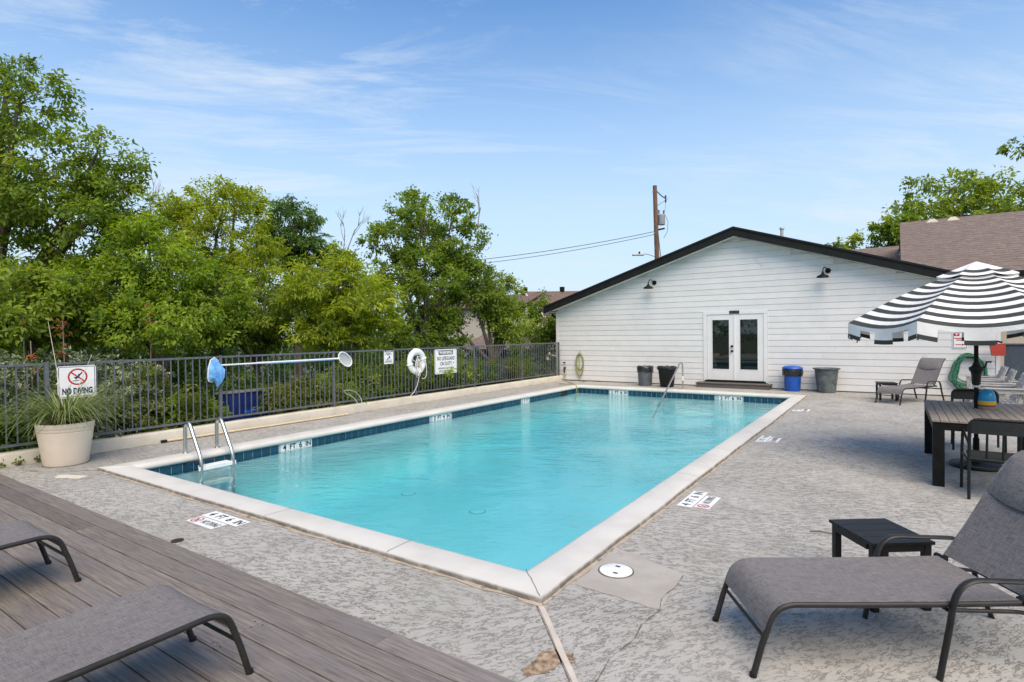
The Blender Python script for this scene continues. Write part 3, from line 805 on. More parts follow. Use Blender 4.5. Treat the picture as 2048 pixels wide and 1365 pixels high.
# french door
yF = HW-.035
for (a, c, z0, z1) in ((DX0, DX0+.115, .17, DZ1-.105), (DX1-.115, DX1, .17, DZ1-.105), (DX0, DX1, DZ1-.103, DZ1)):
    MB().box(a, c, yF, HW+.05, z0, z1, bev=.004).build('door_trim', M['white_trim'], house)
MB().box(DX0+.115, DX1-.115, HW+.005, HW+.06, .215, DZ1-.105).build('door_recess', M['shade_black'], house)  # solid near-black slab, painted shade behind the door leaves
MB().box(DX0+.05, DX1-.05, HW-.07, HW+.03, .17, .213, bev=.004).build('threshold', M['black_metal'], house)
lx0, lx1 = DX0+.122, DX1-.122; mid = (lx0+lx1)/2
for (a, c) in ((lx0, mid-.004), (mid+.004, lx1)):
    b = MB(); st = .145; z0, z1 = .222, DZ1-.112
    y0_, y1_ = HW-.020, HW+.02
    b.box(a, a+st, y0_, y1_, z0, z1, bev=.003); b.box(c-st, c, y0_, y1_, z0, z1, bev=.003)
    b.box(a+st+.0005, c-st-.0005, y0_, y1_, z0, z0+.33, bev=.003); b.box(a+st+.0005, c-st-.0005, y0_, y1_, z1-.145, z1, bev=.003)
    leaf = b.build('door', M['white_trim'], house)
    MB().box(a+st-.01, c-st+.01, HW-.002, HW+.006, z0+.32, z1-.135).build('pane', M['glass'], leaf)
    bd = MB()
    for (e, f_2, g_, h_) in ((a+st, a+st+.018, z0+.33, z1-.145), (c-st-.018, c-st, z0+.33, z1-.145), (a+st+.018, c-st-.018, z0+.33, z0+.348), (a+st+.018, c-st-.018, z1-.163, z1-.145)):
        bd.box(e, f_2, HW-.026, HW-.003, g_, h_)
    bd.build('glazing_bead', M['white_trim'], leaf)
    if a == lx0:
        for z in (1.15, 1.30):
            o = MB(); pr = [(.0,0), (.036,.0), (.038,.01), (.02,.02), (.018,.035), (.034,.045), (.034,.07), (.0,.078)]
            o.lathe(pr, (0,0,0), 14, cap=False)
            o.v = [(mid-.075+p_[0], HW-.020-p_[2], z+p_[1]) for p_ in o.v]
            o.build('knob', M['black_metal'], leaf)
MB().box(mid-.03, mid+.03, HW-.034, HW-.021, .222, DZ1-.112, bev=.004).build('astragal', M['white_trim'], house)
pq = thing('door_plaque', 'small black nameplate fixed above the middle of the white double door', 'sign', (mid, yF, 2.39))
MB().box(mid-.15, mid+.15, yF-.012, yF-.001, 2.335, 2.43, bev=.004).build('plate', M['black_metal'], pq)
for (q, ww) in ((-.075, .10), (.02, .05), (.09, .07)):
    MB().box(mid+q-ww/2, mid+q+ww/2, yF-.0135, yF-.0125, 2.378, 2.392).build('worn_line', M['lid_grey'], pq)
stp = thing('door_step', 'brown composite box step below the white double door', 'step', (-4.2, 18.6, 0))
MB().box(-5.27, -3.10, 18.37, 18.765, .006, .125, bev=.003).build('riser', M['step_wood'], stp)
MB().box(-5.30, -3.07, 18.34, 18.55, .128, .155, bev=.004).build('tread_board', M['step_wood'], stp)
MB().box(-5.30, -3.07, 18.555, 18.765, .128, .155, bev=.004).build('tread_board', M['step_wood'], stp)
# barn lamps
def wall_lamp(x, z, label):
    t_ = thing('wall_lamp', label, 'lamp', (x, HW-.02, z), 0, 'barn lamps on the white gable')
    b = MB(); b.lathe([(.0,0),(.075,0),(.075,.03),(.05,.045),(.0,.05)], (0,0,0), 16, cap=False)
    b.v = [(p_[0], -p_[2], p_[1]) for p_ in b.v]; b.build('mount', M['black_metal'], t_, True)
    pts = [(0,-.04,0), (-.03,-.10,.05), (-.06,-.16,.085), (-.09,-.23,.075), (-.105,-.28,.02), (-.11,-.30,-.05)]
    MB().tube(pts, .014, 8).build('gooseneck', M['black_metal'], t_, True)
    MB().lathe([(.03,-.05),(.035,-.10),(.06,-.125),(.12,-.155),(.155,-.185),(.165,-.215),(.15,-.215),(.14,-.185),(.05,-.13),(.02,-.12)], (-.11,-.30,0), 20, cap=False).build('lamp_shade', M['black_metal'], t_, True)
    MB().lathe([(.0,-.20),(.03,-.195),(.04,-.165),(.03,-.14)], (-.11,-.30,0), 12, cap=False).build('bulb', M['white_plastic'], t_, True)
wall_lamp(-6.78, 3.47, 'black gooseneck barn lamp on the gable left of the door')
wall_lamp(-1.58, 3.51, 'black gooseneck barn lamp on the gable between door and umbrella')
# red arrow sign on wall
sg = thing('arrow_sign', 'white wall sign with red print and arrow pointing right, partly behind umbrella', 'sign', (1.43, HW-.02, 1.47))
SP = rrect(1.275, 1.585, 1.265, 1.70, .03)
MB().prism(SP, 'y', HW-.030, HW-.022).build('plate', M['sign_white'], sg)
def frame_strip(b, x0, x1, z0, z1, r, wd_, conv):
    o_ = rrect(x0, x1, z0, z1, r); i_ = rrect(x0+wd_, x1-wd_, z0+wd_, z1-wd_, max(r-wd_, .002)); n = len(o_)
    b.add([conv(p_) for p_ in o_]+[conv(p_) for p_ in i_], [(k, (k+1) % n, n+(k+1) % n, n+k) for k in range(n)])
    return b
frame_strip(MB(), 1.29, 1.57, 1.28, 1.685, .025, .012, lambda p_: (p_[0], HW-.0315, p_[1])).build('border', M['sign_dark'], sg)
MB().box(1.30, 1.42, HW-.0315, HW-.0305, 1.59, 1.66).build('red_block', M['sign_red'], sg)
text('P', .07, M['sign_white'], sg, (1.36, HW-.0325, 1.625), (1,0,0), (0,0,1), bold=.002)
for (a, c, z) in ((1.31, 1.55, 1.53), (1.35, 1.52, 1.485)):
    MB().box(a, c, HW-.0315, HW-.0305, z-.013, z+.013).build('worn_line', M['sign_red'], sg)
MB().prism([(1.335,1.355),(1.47,1.355),(1.47,1.335),(1.525,1.365),(1.47,1.395),(1.47,1.375),(1.335,1.375)], 'y', HW-.0325, HW-.0315).build('arrow', M['sign_red'], sg)

# ------------------------------------------------------------------ things along the house wall
def lathe_part(name, prof, mat, parent, seg=28, cap=True): return MB().lathe(prof, (0,0,0), seg, 0, cap).build(name, mat, parent, True)
def wavy(b, amp, zlo, seed):
    rnd = random.Random(seed)
    b.v = [(p_[0]*(1+rnd.uniform(-amp, amp)), p_[1]*(1+rnd.uniform(-amp, amp)), p_[2]+(rnd.uniform(-.02, .015) if p_[2] > zlo else rnd.uniform(-.05, .02))) for p_ in b.v]
    return b
t_ = thing('trash_can', 'round grey plastic trash can lined with a black bag', 'trash can', (-6.86, 18.05, 0))
lathe_part('body', [(.205,0),(.215,.02),(.245,.52),(.25,.56),(.262,.57),(.262,.63),(.24,.64),(.235,.60),(.2,.03)], M['grey_plastic'], t_)
wavy(MB().lathe([(.268,.50),(.27,.56),(.272,.63),(.255,.66),(.23,.645),(.21,.50)], (0,0,0), 36, cap=False), .015, .6, 2).build('bin_bag', M['bag'], t_, True)
for s_ in (-1, 1): MB().box(s_*.25-.03, s_*.25+.03, -.06, .06, .44, .475, bev=.008).build('handle', M['grey_plastic'], t_, True)
t_ = thing('trash_tub', 'black tapered tub with black bag standing left of the door step', 'trash can', (-6.10, 17.98, 0))
lathe_part('body', [(.20,0),(.215,.02),(.275,.55),(.285,.57),(.285,.61),(.30,.615),(.305,.65),(.28,.655),(.265,.60),(.2,.04)], M['black_plastic'], t_)
wavy(MB().lathe([(.31,.60),(.315,.645),(.305,.67),(.27,.665),(.24,.55)], (0,0,0), 36, cap=False), .02, .62, 5).build('bin_bag', M['bag'], t_, True)
t_ = thing('blue_trash_can', 'bright blue round trash can with blue lid and black bag edge', 'trash can', (-2.48, 18.42, 0))
lathe_part('body', [(.20,0),(.21,.02),(.235,.50),(.24,.58),(.22,.60),(.2,.03)], M['blue_plastic'], t_)
wavy(MB().lathe([(.255,.46),(.275,.52),(.285,.60),(.28,.65),(.25,.66)], (0,0,0), 40, cap=False), .03, .6, 7).build('bin_bag', M['bag'], t_, True)
lathe_part('lid', [(.275,.655),(.285,.67),(.275,.70),(.20,.735),(.10,.75),(.0,.755)], M['blue_plastic'], t_, cap=False)
MB().tube([(-.235,-.06,.50), (-.15,-.20,.46), (0,-.25,.49), (.12,-.22,.53)], .006, 6).build('handle', M['white_plastic'], t_, True)
t_ = thing('plant_tub', 'large dark grey green tapered plant tub against white wall', 'planter', (-1.60, 18.40, 0))
lathe_part('body', [(.23,0),(.235,.02),(.30,.60),(.305,.66),(.345,.668),(.355,.69),(.35,.70),(.30,.70),(.285,.66),(.22,.05)], M['green_grey'], t_)
MB().lathe([(.0,.60),(.29,.60)], (0,0,0), 24, cap=False).build('soil', M['soil'], t_, True)

def coil(turns, cx, cz, rx, rz, yy, r, seed, grow=0.):
    rnd = random.Random(seed); pts = []
    for i in range(int(turns*20)+1):
        a = 2*math.pi*i/20; tt = i/20
        k = 1+.10*math.sin(tt*2.3+seed)+rnd.uniform(-.01, .01)
        pts.append((cx+rx*k*math.sin(a)+.02*math.sin(tt*5), yy-.02-.012*(tt % 4), cz+rz*(k*math.cos(a)+.10*math.cos(2*a)) - grow*tt))
    return pts
t_ = thing('garden_hose', 'olive green garden hose looped on wall hook left of bins', 'hose', (-9.64, HW-.05, .6))
pts = []
for n_, (rx, top_, bot) in enumerate(((.155, 1.02, .42), (.135, 1.03, .18), (.165, 1.01, .14), (.15, 1.04, .40), (.16, 1.02, .20))):
    for i in range(24):
        a = 2*math.pi*i/24; cz, rz = (top_+bot)/2, (top_-bot)/2
        sq = 1-.25*max(0, -math.cos(a))
        pts.append((-9.64+rx*math.sin(a)*sq, HW-.055-.014*(n_ % 3), cz+rz*math.cos(a)))
pts += [(-9.62,18.70,.20), (-9.60,18.66,.08), (-9.5,18.55,.02), (-9.36,18.45,.018), (-9.25,18.42,.018)]
MB().tube(pts, .0125, 6).build('hose', M['hose_yellow'], t_)
MB().box(-9.70, -9.58, HW-.10, HW-.017, .985, 1.005).box(-9.65, -9.63, HW-.04, HW-.017, 1.0, 1.12).build('hook', M['galv'], t_)
t_ = thing('wall_tap', 'black garden tap with splitter near fence end of white wall', 'tap', (-10.28, HW-.05, .5))
MB().tube([(-10.30,HW-.02,.66), (-10.28,HW-.12,.66)], .018, 8).tube([(-10.33,HW-.10,.68),(-10.22,HW-.10,.665)], .016, 6).build('handle', M['black_plastic'], t_)
MB().tube([(-10.28,HW-.02,.44), (-10.26,HW-.14,.44), (-10.25,HW-.16,.36)], .026, 8).tube([(-10.30,HW-.12,.47),(-10.19,HW-.12,.50)], .018, 6).tube([(-10.26,HW-.15,.37),(-10.22,HW-.16,.30)], .03, 8).build('splitter', M['black_plastic'], t_)
t_ = tag(MB().tube([(-10.23,18.64,.36), (-10.2,18.62,.2), (-10.18,18.55,.05), (-10.0,18.6,.02), (-9.7,18.66,.02), (-9.4,18.68,.02), (-9.1,18.7,.02), (-8.8,18.72,.02)], .012, 6).build('black_hose', M['black_plastic']), 'thin black hose running from the tap along the wall foot', 'hose')
pts = [(-10.22,18.62,.3), (-10.12,18.45,.06), (-9.92,18.2,.02), (-9.5,17.75,.02), (-9.15,17.30,.025), (-9.30,17.15,.03), (-9.55,17.02,.03), (-9.35,16.72,.07), (-8.95,16.72,.075), (-8.72,16.62,.075), (-8.60,16.50,.03), (-8.58,16.42,-.1), (-8.6,16.40,-.35), (-8.65,16.2,-.6)]
sm_ = []
for i in range(len(pts)-1):
    p0, p1, p2, p3 = [Vector(pts[min(max(i+q, 0), len(pts)-1)]) for q in (-1,0,1,2)]
    for k in range(5):
        u = k/5; sm_.append(.5*((2*p1)+(-p0+p2)*u+(2*p0-5*p1+4*p2-p3)*u*u+(-p0+3*p1-3*p2+p3)*u**3))
tag(MB().tube(sm_, .011, 6).build('fill_hose', M['hose_yellow']), 'yellow green hose lying over the far pool corner into the water', 'hose')
t_ = thing('green_hose', 'thick bundle of green garden hose hanging on wall behind umbrella pole', 'hose', (1.62, HW-.1, .7))
rnd = random.Random(11)
for n_ in range(9):
    pts = []; rx, h0, h1 = .20+.03*n_*.6+rnd.uniform(-.02,.03), 1.15-rnd.uniform(0,.1), .18+rnd.uniform(0,.25)
    cx = 1.62+rnd.uniform(-.05, .05)
    for i in range(28):
        a = 2*math.pi*i/28
        fl = 1+.45*max(0, -math.cos(a))
        pts.append((cx+rx*fl*math.sin(a)-.07*max(0,-math.cos(a)), HW-.06-.018*(n_ % 6), (h0+h1)/2+(h0-h1)/2*math.cos(a)))
    MB().tube(pts, .014, 6, closed=True).build('hose_loop', M['hose_green'], t_)
MB().box(1.55, 1.80, HW-.16, HW-.017, 1.02, 1.05).build('hook', M['black_metal'], t_)
MB().tube([(1.80,HW-.1,.85), (1.95,HW-.1,.62), (2.08,HW-.1,.42)], .013, 6).build('hose_end', M['hose_green'], t_)

# screen fence and red bucket at the right end
t_ = thing('screen_fence', 'dark blue grey privacy screen panels right of the white house', 'fence', (4, 18.7, 0))
for (a, c) in ((2.30, 2.78), (2.83, 4.3), (4.35, 5.8)):
    MB().box(a, c, 18.70, 18.73, .05, 1.38).build('screen_panel', M['screen'], t_)
for a in (2.80, 4.325, 5.82): MB().box(a-.025, a+.025, 18.67, 18.72, 0, 1.40, bev=.004).build('post', M['fence_metal'], t_)
MB().box(2.28, 5.8, 18.66, 18.70, 1.37, 1.40).build('top_rail', M['fence_metal'], t_)
t_ = thing('red_bucket', 'red tapered bucket hung on the end of the dark screen fence', 'bucket', (2.15, 18.45, 1.1))
MB().prism([(-.02-.10,.0),(.13,.0),(.13,.30),(-.125-.04,.30)], 'y', -.12, .12).build('body', M['red_plastic'], t_, True)
MB().tube([(-.03,-.02,.30), (-.03,-.02,.36), (.08,-.02,.33)], .025, 6).build('latch', M['black_plastic'], t_, True)

# ------------------------------------------------------------------ background buildings
def roofquad(b, pts, us): b.add(pts, [(0,1,2,3)])
def roof_part(name, pts, mat, parent, su=1.0, th=.08):
    """sloped roof slab with UVs in metres"""
    P = [Vector(q) for q in pts]; n = (P[1]-P[0]).cross(P[3]-P[0]).normalized()
    if n.z < 0: n = -n
    b = MB().add(P+[q-n*th for q in P], [(0,1,2,3),(7,6,5,4),(0,4,5,1),(1,5,6,2),(2,6,7,3),(3,7,4,0)])
    o = b.build(name, mat, parent)
    e = (P[1]-P[0]).normalized(); f2 = (P[3]-P[0]); f2 = (f2-e*f2.dot(e)).normalized()
    uv = o.data.uv_layers.new(name='UVMap')
    for lp in o.data.loops:
        q = o.data.vertices[lp.vertex_index].co; q = Vector(q)
        uv.data[lp.index].uv = ((q-P[0]).dot(e)*su, (q-P[0]).dot(f2)*su)
    return o
bh = thing('brown_roof_house', 'beige house with large brown shingle roof behind the white house', 'house', (6, 28, 0))
roof_part('roof', [(.22,25,3.70), (16,25,3.70), (16,30,6.42), (.22,30,6.42)], M['shingle'], bh)
roof_part('roof', [(.22,35,3.70), (16,35,3.70), (16,30,6.42), (.22,30,6.42)], M['shingle'], bh)
roof_part('low_roof', [(-4.2,27.5,3.2), (.2,27.5,3.2), (.2,32,5.66), (-1.9,32,5.66)], M['shingle'], bh)
MB().box(.7, 15.6, 25.45, 34.5, -.3, 3.85).build('wall', M['beige_wall'], bh)
MB().box(-3.6, .68, 28, 34, -.3, 3.3).build('wall', M['beige_wall'], bh)
MB().box(.2, 16, 24.90, 25.02, 3.52, 3.66, bev=.01).build('gutter', M['black_metal'], bh)
MB().prism([(25.05,3.55),(30,6.26),(34.95,3.55)], 'x', .5, .6).build('gable_wall', M['beige_wall'], bh)
for x in (1.35, 2.05): MB().add([(x-.22,29.7,6.25),(x+.22,29.7,6.25),(x+.08,29.9,6.44),(x-.08,29.9,6.44),(x-.2,30.1,6.36),(x+.2,30.1,6.36)], [(0,1,2,3),(3,2,5,4),(1,5,2),(0,3,4)]).build('roof_vent', M['beige_wall'], bh)
MB().tube([(-1.0,29.5,4.2),(-1.0,29.5,4.75)], .04, 8).build('vent_pipe', M['galv'], bh)

dh = thing('far_house', 'distant beige house with red brown roof behind trees left of the gable', 'house', (-20, 38, 0))
a = Vector((-21.6, 33.7, 4.72)); c = Vector((-19.3, 35.2, 4.42)); al = (c-a); al.z = 0; al.normalize()
pr = Vector((al.y, -al.x, 0))        # towards the camera
e0 = a-al*.0; e1 = a+al*9; e1.z = e0.z = 4.72
dn = al*1.35+pr*.9; dn.z = -.95
roof_part('roof', [e0+pr*3.2+al*1.4-Vector((0,0,2.0)), e1+pr*3.2-Vector((0,0,2.0)), e1, e0], M['shingle_red'], dh)
roof_part('roof', [e0-pr*3.2-Vector((0,0,2.0)), e1-pr*3.2-Vector((0,0,2.0)), e1, e0], M['shingle_red'], dh)
b = MB(); q0, q1 = e0+Vector((0,0,-.02)), e0+pr*3.2+al*1.4-Vector((0,0,2.02))
dd = Vector((0,0,-.16)); oo = -al*.06
b.add([q0+oo, q1+oo, q1+oo+dd, q0+oo+dd, q0, q1, q1+dd, q0+dd], [(0,1,2,3),(7,6,5,4),(0,4,5,1),(2,6,7,3),(0,3,7,4),(1,5,6,2)])
b.build('rake_board', M['white_trim'], dh)
b = MB(); wpts = [a+al*.5+pr*2.9, a+al*9+pr*2.9, a+al*9-pr*2.9, a+al*.5-pr*2.9]
b.add([(q.x, q.y, -.3) for q in wpts]+[(q.x, q.y, 2.9) for q in wpts], [(0,1,5,4),(1,2,6,5),(2,3,7,6),(3,0,4,7),(4,5,6,7)])
b.build('wall', M['beige_wall'], dh)
for s_ in (.0, 2.62):
    q = a+al*s_; zz = 4.74
    MB().box(q.x-.13, q.x+.13, q.y-.13, q.y+.13, zz-.3, zz+.28, bev=.01).build('chimney', M['black_metal'], dh)
bw = thing('beige_building', 'plain beige wall of a building seen below the trees left of the gable', 'building', (-24, 30, 0))
MB().box(-29, -20.6, 31.5, 36, -.3, 3.6).build('wall', M['beige_wall'], bw)
roof_part('roof', [(-29.4,31.1,3.6), (-20.3,31.1,3.6), (-20.3,34,4.6), (-29.4,34,4.6)], M['shingle_red'], bw)
pv = thing('pavilion', 'small brown hip roofed shelter beyond the far end of the fence', 'shelter', (-17.4, 25, 0))
ap = Vector((-17.45, 25.4, 2.20)); hwid = 2.3
cs = [Vector((ap.x+sx*hwid, ap.y+sy*hwid, 1.0)) for sx, sy in ((-1,-1),(1,-1),(1,1),(-1,1))]
for i in range(4):
    p0, p1 = cs[i], cs[(i+1) % 4]
    b = MB().add([p0, p1, ap], [(0,1,2)]).build('roof', M['shingle'], pv)
    uv = b.data.uv_layers.new(name='UVMap'); e = (p1-p0).normalized()
    for lp in b.data.loops:
        q = Vector(b.data.vertices[lp.vertex_index].co); uv.data[lp.index].uv = ((q-p0).dot(e), (q.z-1)*2.1)
for q in cs: MB().box(q.x*.93+ap.x*.07-.08, q.x*.93+ap.x*.07+.08, q.y*.93+ap.y*.07-.08, q.y*.93+ap.y*.07+.08, -.3, 1.05).build('post', M['grey_wood'], pv)
MB().box(ap.x-1.5, ap.x+1.5, ap.y-.2, ap.y+1.6, -.3, .99).build('back_wall', M['screen'], pv)

# utility pole, lamp arm, transformer, wires
PP = Vector((-10.42, 29.15, 0)); lean = Vector((-.02, -.012, 1)).normalized()
def onp(z): return PP+Vector((lean.x/lean.z*(z-7.6), lean.y/lean.z*(z-7.6), z))
rt = Vector((math.cos(YAW), math.sin(YAW), 0))
up_ = thing('utility_pole', 'brown wooden utility pole with transformer rising behind the white gable', 'utility pole', (PP.x, PP.y, -.3))
MB().tube([onp(-.3), onp(3), onp(6), onp(9.5)], [.15,.138,.126,.108], 12).build('pole', M['pole_wood'], up_)
q = onp(7.7)+rt*.30
MB().lathe([(.0,-.27),(.17,-.27),(.185,-.25),(.185,.22),(.195,.24),(.19,.27),(.05,.31),(.0,.31)], q, 18, cap=False).build('transformer', M['galv'], up_)
for (dx, dz) in ((.16,.42), (.42,.40)):
    c_ = onp(7.7)+rt*dx+Vector((0,0,dz-.1))
    MB().lathe([(.03,0),(.05,.02),(.03,.06),(.05,.09),(.03,.13),(.05,.16),(.02,.2)], c_, 10).build('insulator', M['insulator'], up_)
MB().tube([onp(8.45)+rt*.1, onp(8.85)+rt*.72], .022, 6).build('crossarm', M['galv'], up_)
MB().tube([onp(9.2)+rt*.1, onp(8.95)+rt*.35, onp(8.82)+rt*.55], .03, 6).lathe([(.03,-.2),(.055,-.1),(.03,0),(.055,.1),(.03,.2)], onp(8.8)+rt*.55, 8).build('insulator', M['insulator'], up_)
MB().tube([onp(7.18)+rt*.12, onp(7.24)+rt*.45], .045, 6).build('bracket', M['black_metal'], up_)
MB().tube([onp(8.6)+rt*.55, onp(8.2)+rt*.5, onp(8.05)+rt*.42], .008, 5).tube([onp(7.95)+rt*.5, onp(7.6)+rt*.64, onp(7.1)+rt*.60, onp(6.72)+rt*.38], .012, 5).build('jumper_wire', M['wire'], up_)
MB().tube([onp(5.75)-rt*.1, onp(5.85)-rt*.35, onp(5.92)-rt*.65], .025, 6).build('lamp_arm', M['galv'], up_)
b = MB().box(-.42, .2, -.12, .12, -.04, .04, bev=.03); c_ = onp(5.86)-rt*.88
b.v = [(c_.x+p_[0]*rt.x-p_[1]*rt.y, c_.y+p_[0]*rt.y+p_[1]*rt.x, c_.z+p_[2]) for p_ in b.v]
b.build('street_lamp', M['galv'], up_)
MB().lathe([(.0,.04),(.05,.04),(.05,.16),(.0,.18)], c_+rt*-.05, 8, cap=False).build('photocell', M['black_metal'], up_)
pn = MB()
for z in (9.15, 7.45, 7.0, 6.2): pn.box(onp(z).x-.09, onp(z).x-.05, onp(z).y-.155, onp(z).y-.12, z-.05, z+.05)
pn.build('tag_plate', M['galv'], up_)
def sag(p0, p1, s_, n=24):
    p0, p1 = Vector(p0), Vector(p1)
    return [p0.lerp(p1, i/n)-Vector((0,0,4*s_*(i/n)*(1-i/n))) for i in range(n+1)]
tag(MB().tube(sag(onp(7.08)-rt*.1, (-27.8,17.4,5.35), .62), .016, 5).build('overhead_wire', M['wire']), 'upper overhead wire sagging from the utility pole into the trees', 'wire')
tag(MB().tube(sag(onp(6.93)-rt*.1, (-27.6,17.6,5.15), .64), .014, 5).build('overhead_wire', M['wire']), 'lower overhead wire sagging from the utility pole into the trees', 'wire')
tag(MB().tube(sag(onp(7.0)+rt*.1, (-8.2,24.0,3.75), .18), .02, 5).build('service_drop', M['wire']), 'black service cable from the utility pole down to the white house roof', 'wire')

# ------------------------------------------------------------------ foliage
def leaf_mesh(name, P, Nrm, T, L, Wd, tone, mat, parent=None, fold=.25):
    """n folded leaves (two triangles... one quad pair) from arrays: position, normal, direction, length, width"""
    n = len(P)
    T = T/np.linalg.norm(T, axis=1, keepdims=True)
    B = np.cross(Nrm, T); B /= np.linalg.norm(B, axis=1, keepdims=True)+1e-9
    N2 = np.cross(T, B)
    L = L[:, None]; Wd = Wd[:, None]
    v = np.empty((n, 4, 3))
    v[:, 0] = P
    v[:, 1] = P+T*L*.45+B*Wd*.5+N2*Wd*fold
    v[:, 2] = P+T*L-N2*L*.12
    v[:, 3] = P+T*L*.45-B*Wd*.5+N2*Wd*fold
    me = bpy.data.meshes.new(name)
    me.vertices.add(n*4); me.vertices.foreach_set('co', v.reshape(-1).astype(np.float32))
    idx = np.arange(n)[:, None]*4+np.array([[0,1,2,0,2,3]])
    me.loops.add(n*6); me.loops.foreach_set('vertex_index', idx.reshape(-1).astype(np.int32))
    me.polygons.add(n*2); me.polygons.foreach_set('loop_start', (np.arange(n*2)*3).astype(np.int32))
    me.update(calc_edges=True)
    at = me.attributes.new('tone', 'FLOAT', 'POINT'); at.data.foreach_set('value', np.repeat(tone, 4).astype(np.float32))
    me.materials.append(mat)
    o = bpy.data.objects.new(name, me); C.objects.link(o)
    if parent is not None: o.parent = parent; o.matrix_parent_inverse = W(parent).inverted()
    return o
def rand_dirs(rg, n):
    a = rg.normal(size=(n, 3)); return a/np.linalg.norm(a, axis=1, keepdims=True)
def crown_points(rg, blobs, nclump, shell=.55):
    """clump centres through lobes (x,y,z,r_horizontal,r_vertical), more of them towards the outside"""
    vol = np.array([b_[3]**2*b_[4] for b_ in blobs])**.75; vol /= vol.sum()
    # smaller boughs standing off each lobe break its outline
    Bq = [list(q) for q in blobs]; wv = list(vol*.55)
    for q, v_ in zip(blobs, vol):
        for _ in range(5):
            dd = rand_dirs(rg, 1)[0]; dd[2] = dd[2]*.75+.18; kk = rg.uniform(.24, .44)
            Bq.append([q[0]+dd[0]*q[3]*rg.uniform(.8,1.12), q[1]+dd[1]*q[3]*rg.uniform(.8,1.12), q[2]+dd[2]*q[4]*rg.uniform(.85,1.2), q[3]*kk, q[4]*kk*1.1]); wv.append(v_*.09)
    wv = np.array(wv)/sum(wv); blobs = Bq
    k = rg.choice(len(blobs), nclump, p=wv)
    d = rand_dirs(rg, nclump); rad = rg.uniform(.05, 1, nclump)**(.36)*rg.uniform(.9, 1.18, nclump)
    Bq = np.array(blobs)[k]
    c = Bq[:, :3]+d*np.stack([Bq[:, 3], Bq[:, 3], Bq[:, 4]], 1)*rad[:, None]
    return c, d
def crown(name, blobs, nclump, per, size, mat, parent, seed, spread=.26, aspect=.5, frond=False, droop=.3):
    rg = np.random.default_rng(seed)
    c, d = crown_points(rg, blobs, nclump)
    ct = np.clip(rg.normal(.45, .2, nclump), 0, 1)
    if not frond:
        n = nclump*per; ci = np.repeat(np.arange(nclump), per)
        sp = spread*.68*rg.uniform(.55, 1.35, nclump)
        off = rg.normal(size=(n, 3))*sp[ci][:, None]*np.array([.6,.6,.42])
        P = c[ci]+off
        out_ = d[ci]*.5+off*1.2+np.array([0,0,-droop])+rg.normal(size=(n,3))*.55
        Nr = np.array([0,0,1.])+rg.normal(size=(n,3))*.55+d[ci]*.35
        L = size*rg.uniform(.6, 1.35, n); tone = np.clip(ct[ci]+rg.normal(0, .16, n), 0, 1)
        return c, leaf_mesh(name, P, Nr, out_, L, L*aspect, tone, mat, parent)
    # feathered fronds: leaflets in pairs along a drooping stem
    Ps, Ns, Ts, Ls, Tn = [], [], [], [], []
    for i in range(nclump):
        for q in range(per):
            az = rg.uniform(0, 2*math.pi); ln = size*rg.uniform(3.2, 5.0)
            hd = np.array([math.cos(az), math.sin(az), rg.uniform(.0, .55)])+d[i]*np.array([.6,.6,.2]); hd /= np.linalg.norm(hd)
            side = np.cross(hd, [0,0,1]); side /= np.linalg.norm(side)+1e-9
            upn = np.cross(side, hd); tone = np.clip(ct[i]+rg.normal(0,.12), 0, 1)
            m_ = 9
            for j in range(1, m_):
                t0 = j/m_; p_ = c[i]+hd*ln*t0+np.array([0,0,-ln*.42*t0*t0])
                for s_ in (-1, 1):
                    Ps.append(p_); Ts.append(side*s_+hd*.45+np.array([0,0,-.25])); Ns.append(upn+rg.normal(size=3)*.15)
                    Ls.append(size*(1.15-.5*abs(t0-.45)*1.6)*rg.uniform(.85,1.15)); Tn.append(tone+rg.normal(0,.06))
    L = np.array(Ls)
    return c, leaf_mesh(name, np.array(Ps), np.array(Ns), np.array(Ts), L, L*.30, np.clip(np.array(Tn),0,1), mat, parent, .12)
def limbs(base, blobs, centres, r0, seed, mat, parent, nb=26, name='trunk'):
    rnd = random.Random(seed); b = MB(); base = Vector(base)
    lo = min(q[2]-q[4] for q in blobs); cx = sum(q[0] for q in blobs)/len(blobs); cy = sum(q[1] for q in blobs)/len(blobs)
    fork = Vector((base.x*.6+cx*.4, base.y*.6+cy*.4, base.z+(max(lo, base.z+.5)-base.z)*.75))
    p1 = base.lerp(fork, .5)+Vector((rnd.uniform(-.12,.12), rnd.uniform(-.12,.12), 0))
    b.tube([base-Vector((0,0,.15)), base+Vector((0,0,.1)), p1, fork], [r0*1.5, r0*1.1, r0*.9, r0*.75], 9)
    ends = []
    for q in blobs:
        e = Vector(q[:3])+Vector((0,0,q[4]*.25)); md = fork.lerp(e, .5)+Vector((rnd.uniform(-.25,.25), rnd.uniform(-.25,.25), rnd.uniform(-.1,.3)))
        pts = arc(fork, md, e, 6); rr = [r0*.6*(1-i/6*.82) for i in range(7)]
        b.tube(pts, rr, 7); ends.append((pts, rr))
    for i in range(nb):
        t_ = Vector(centres[rnd.randrange(len(centres))])
        pts, rr = min(ends, key=lambda q: min((t_-p_).length for p_ in q[0][2:]))
        s_ = min(range(2, 7), key=lambda k_: (t_-pts[k_]).length+rnd.uniform(0,.4))
        p0 = pts[s_]; md = p0.lerp(t_, .5)+Vector((rnd.uniform(-.1,.1), rnd.uniform(-.1,.1), rnd.uniform(-.05,.15)))
        b.tube(arc(p0, md, t_, 4), [max(.008, rr[s_]*.45)]+[max(.007, rr[s_]*.35), .008, .006, .004], 5)
    return b.build(name, mat, parent)
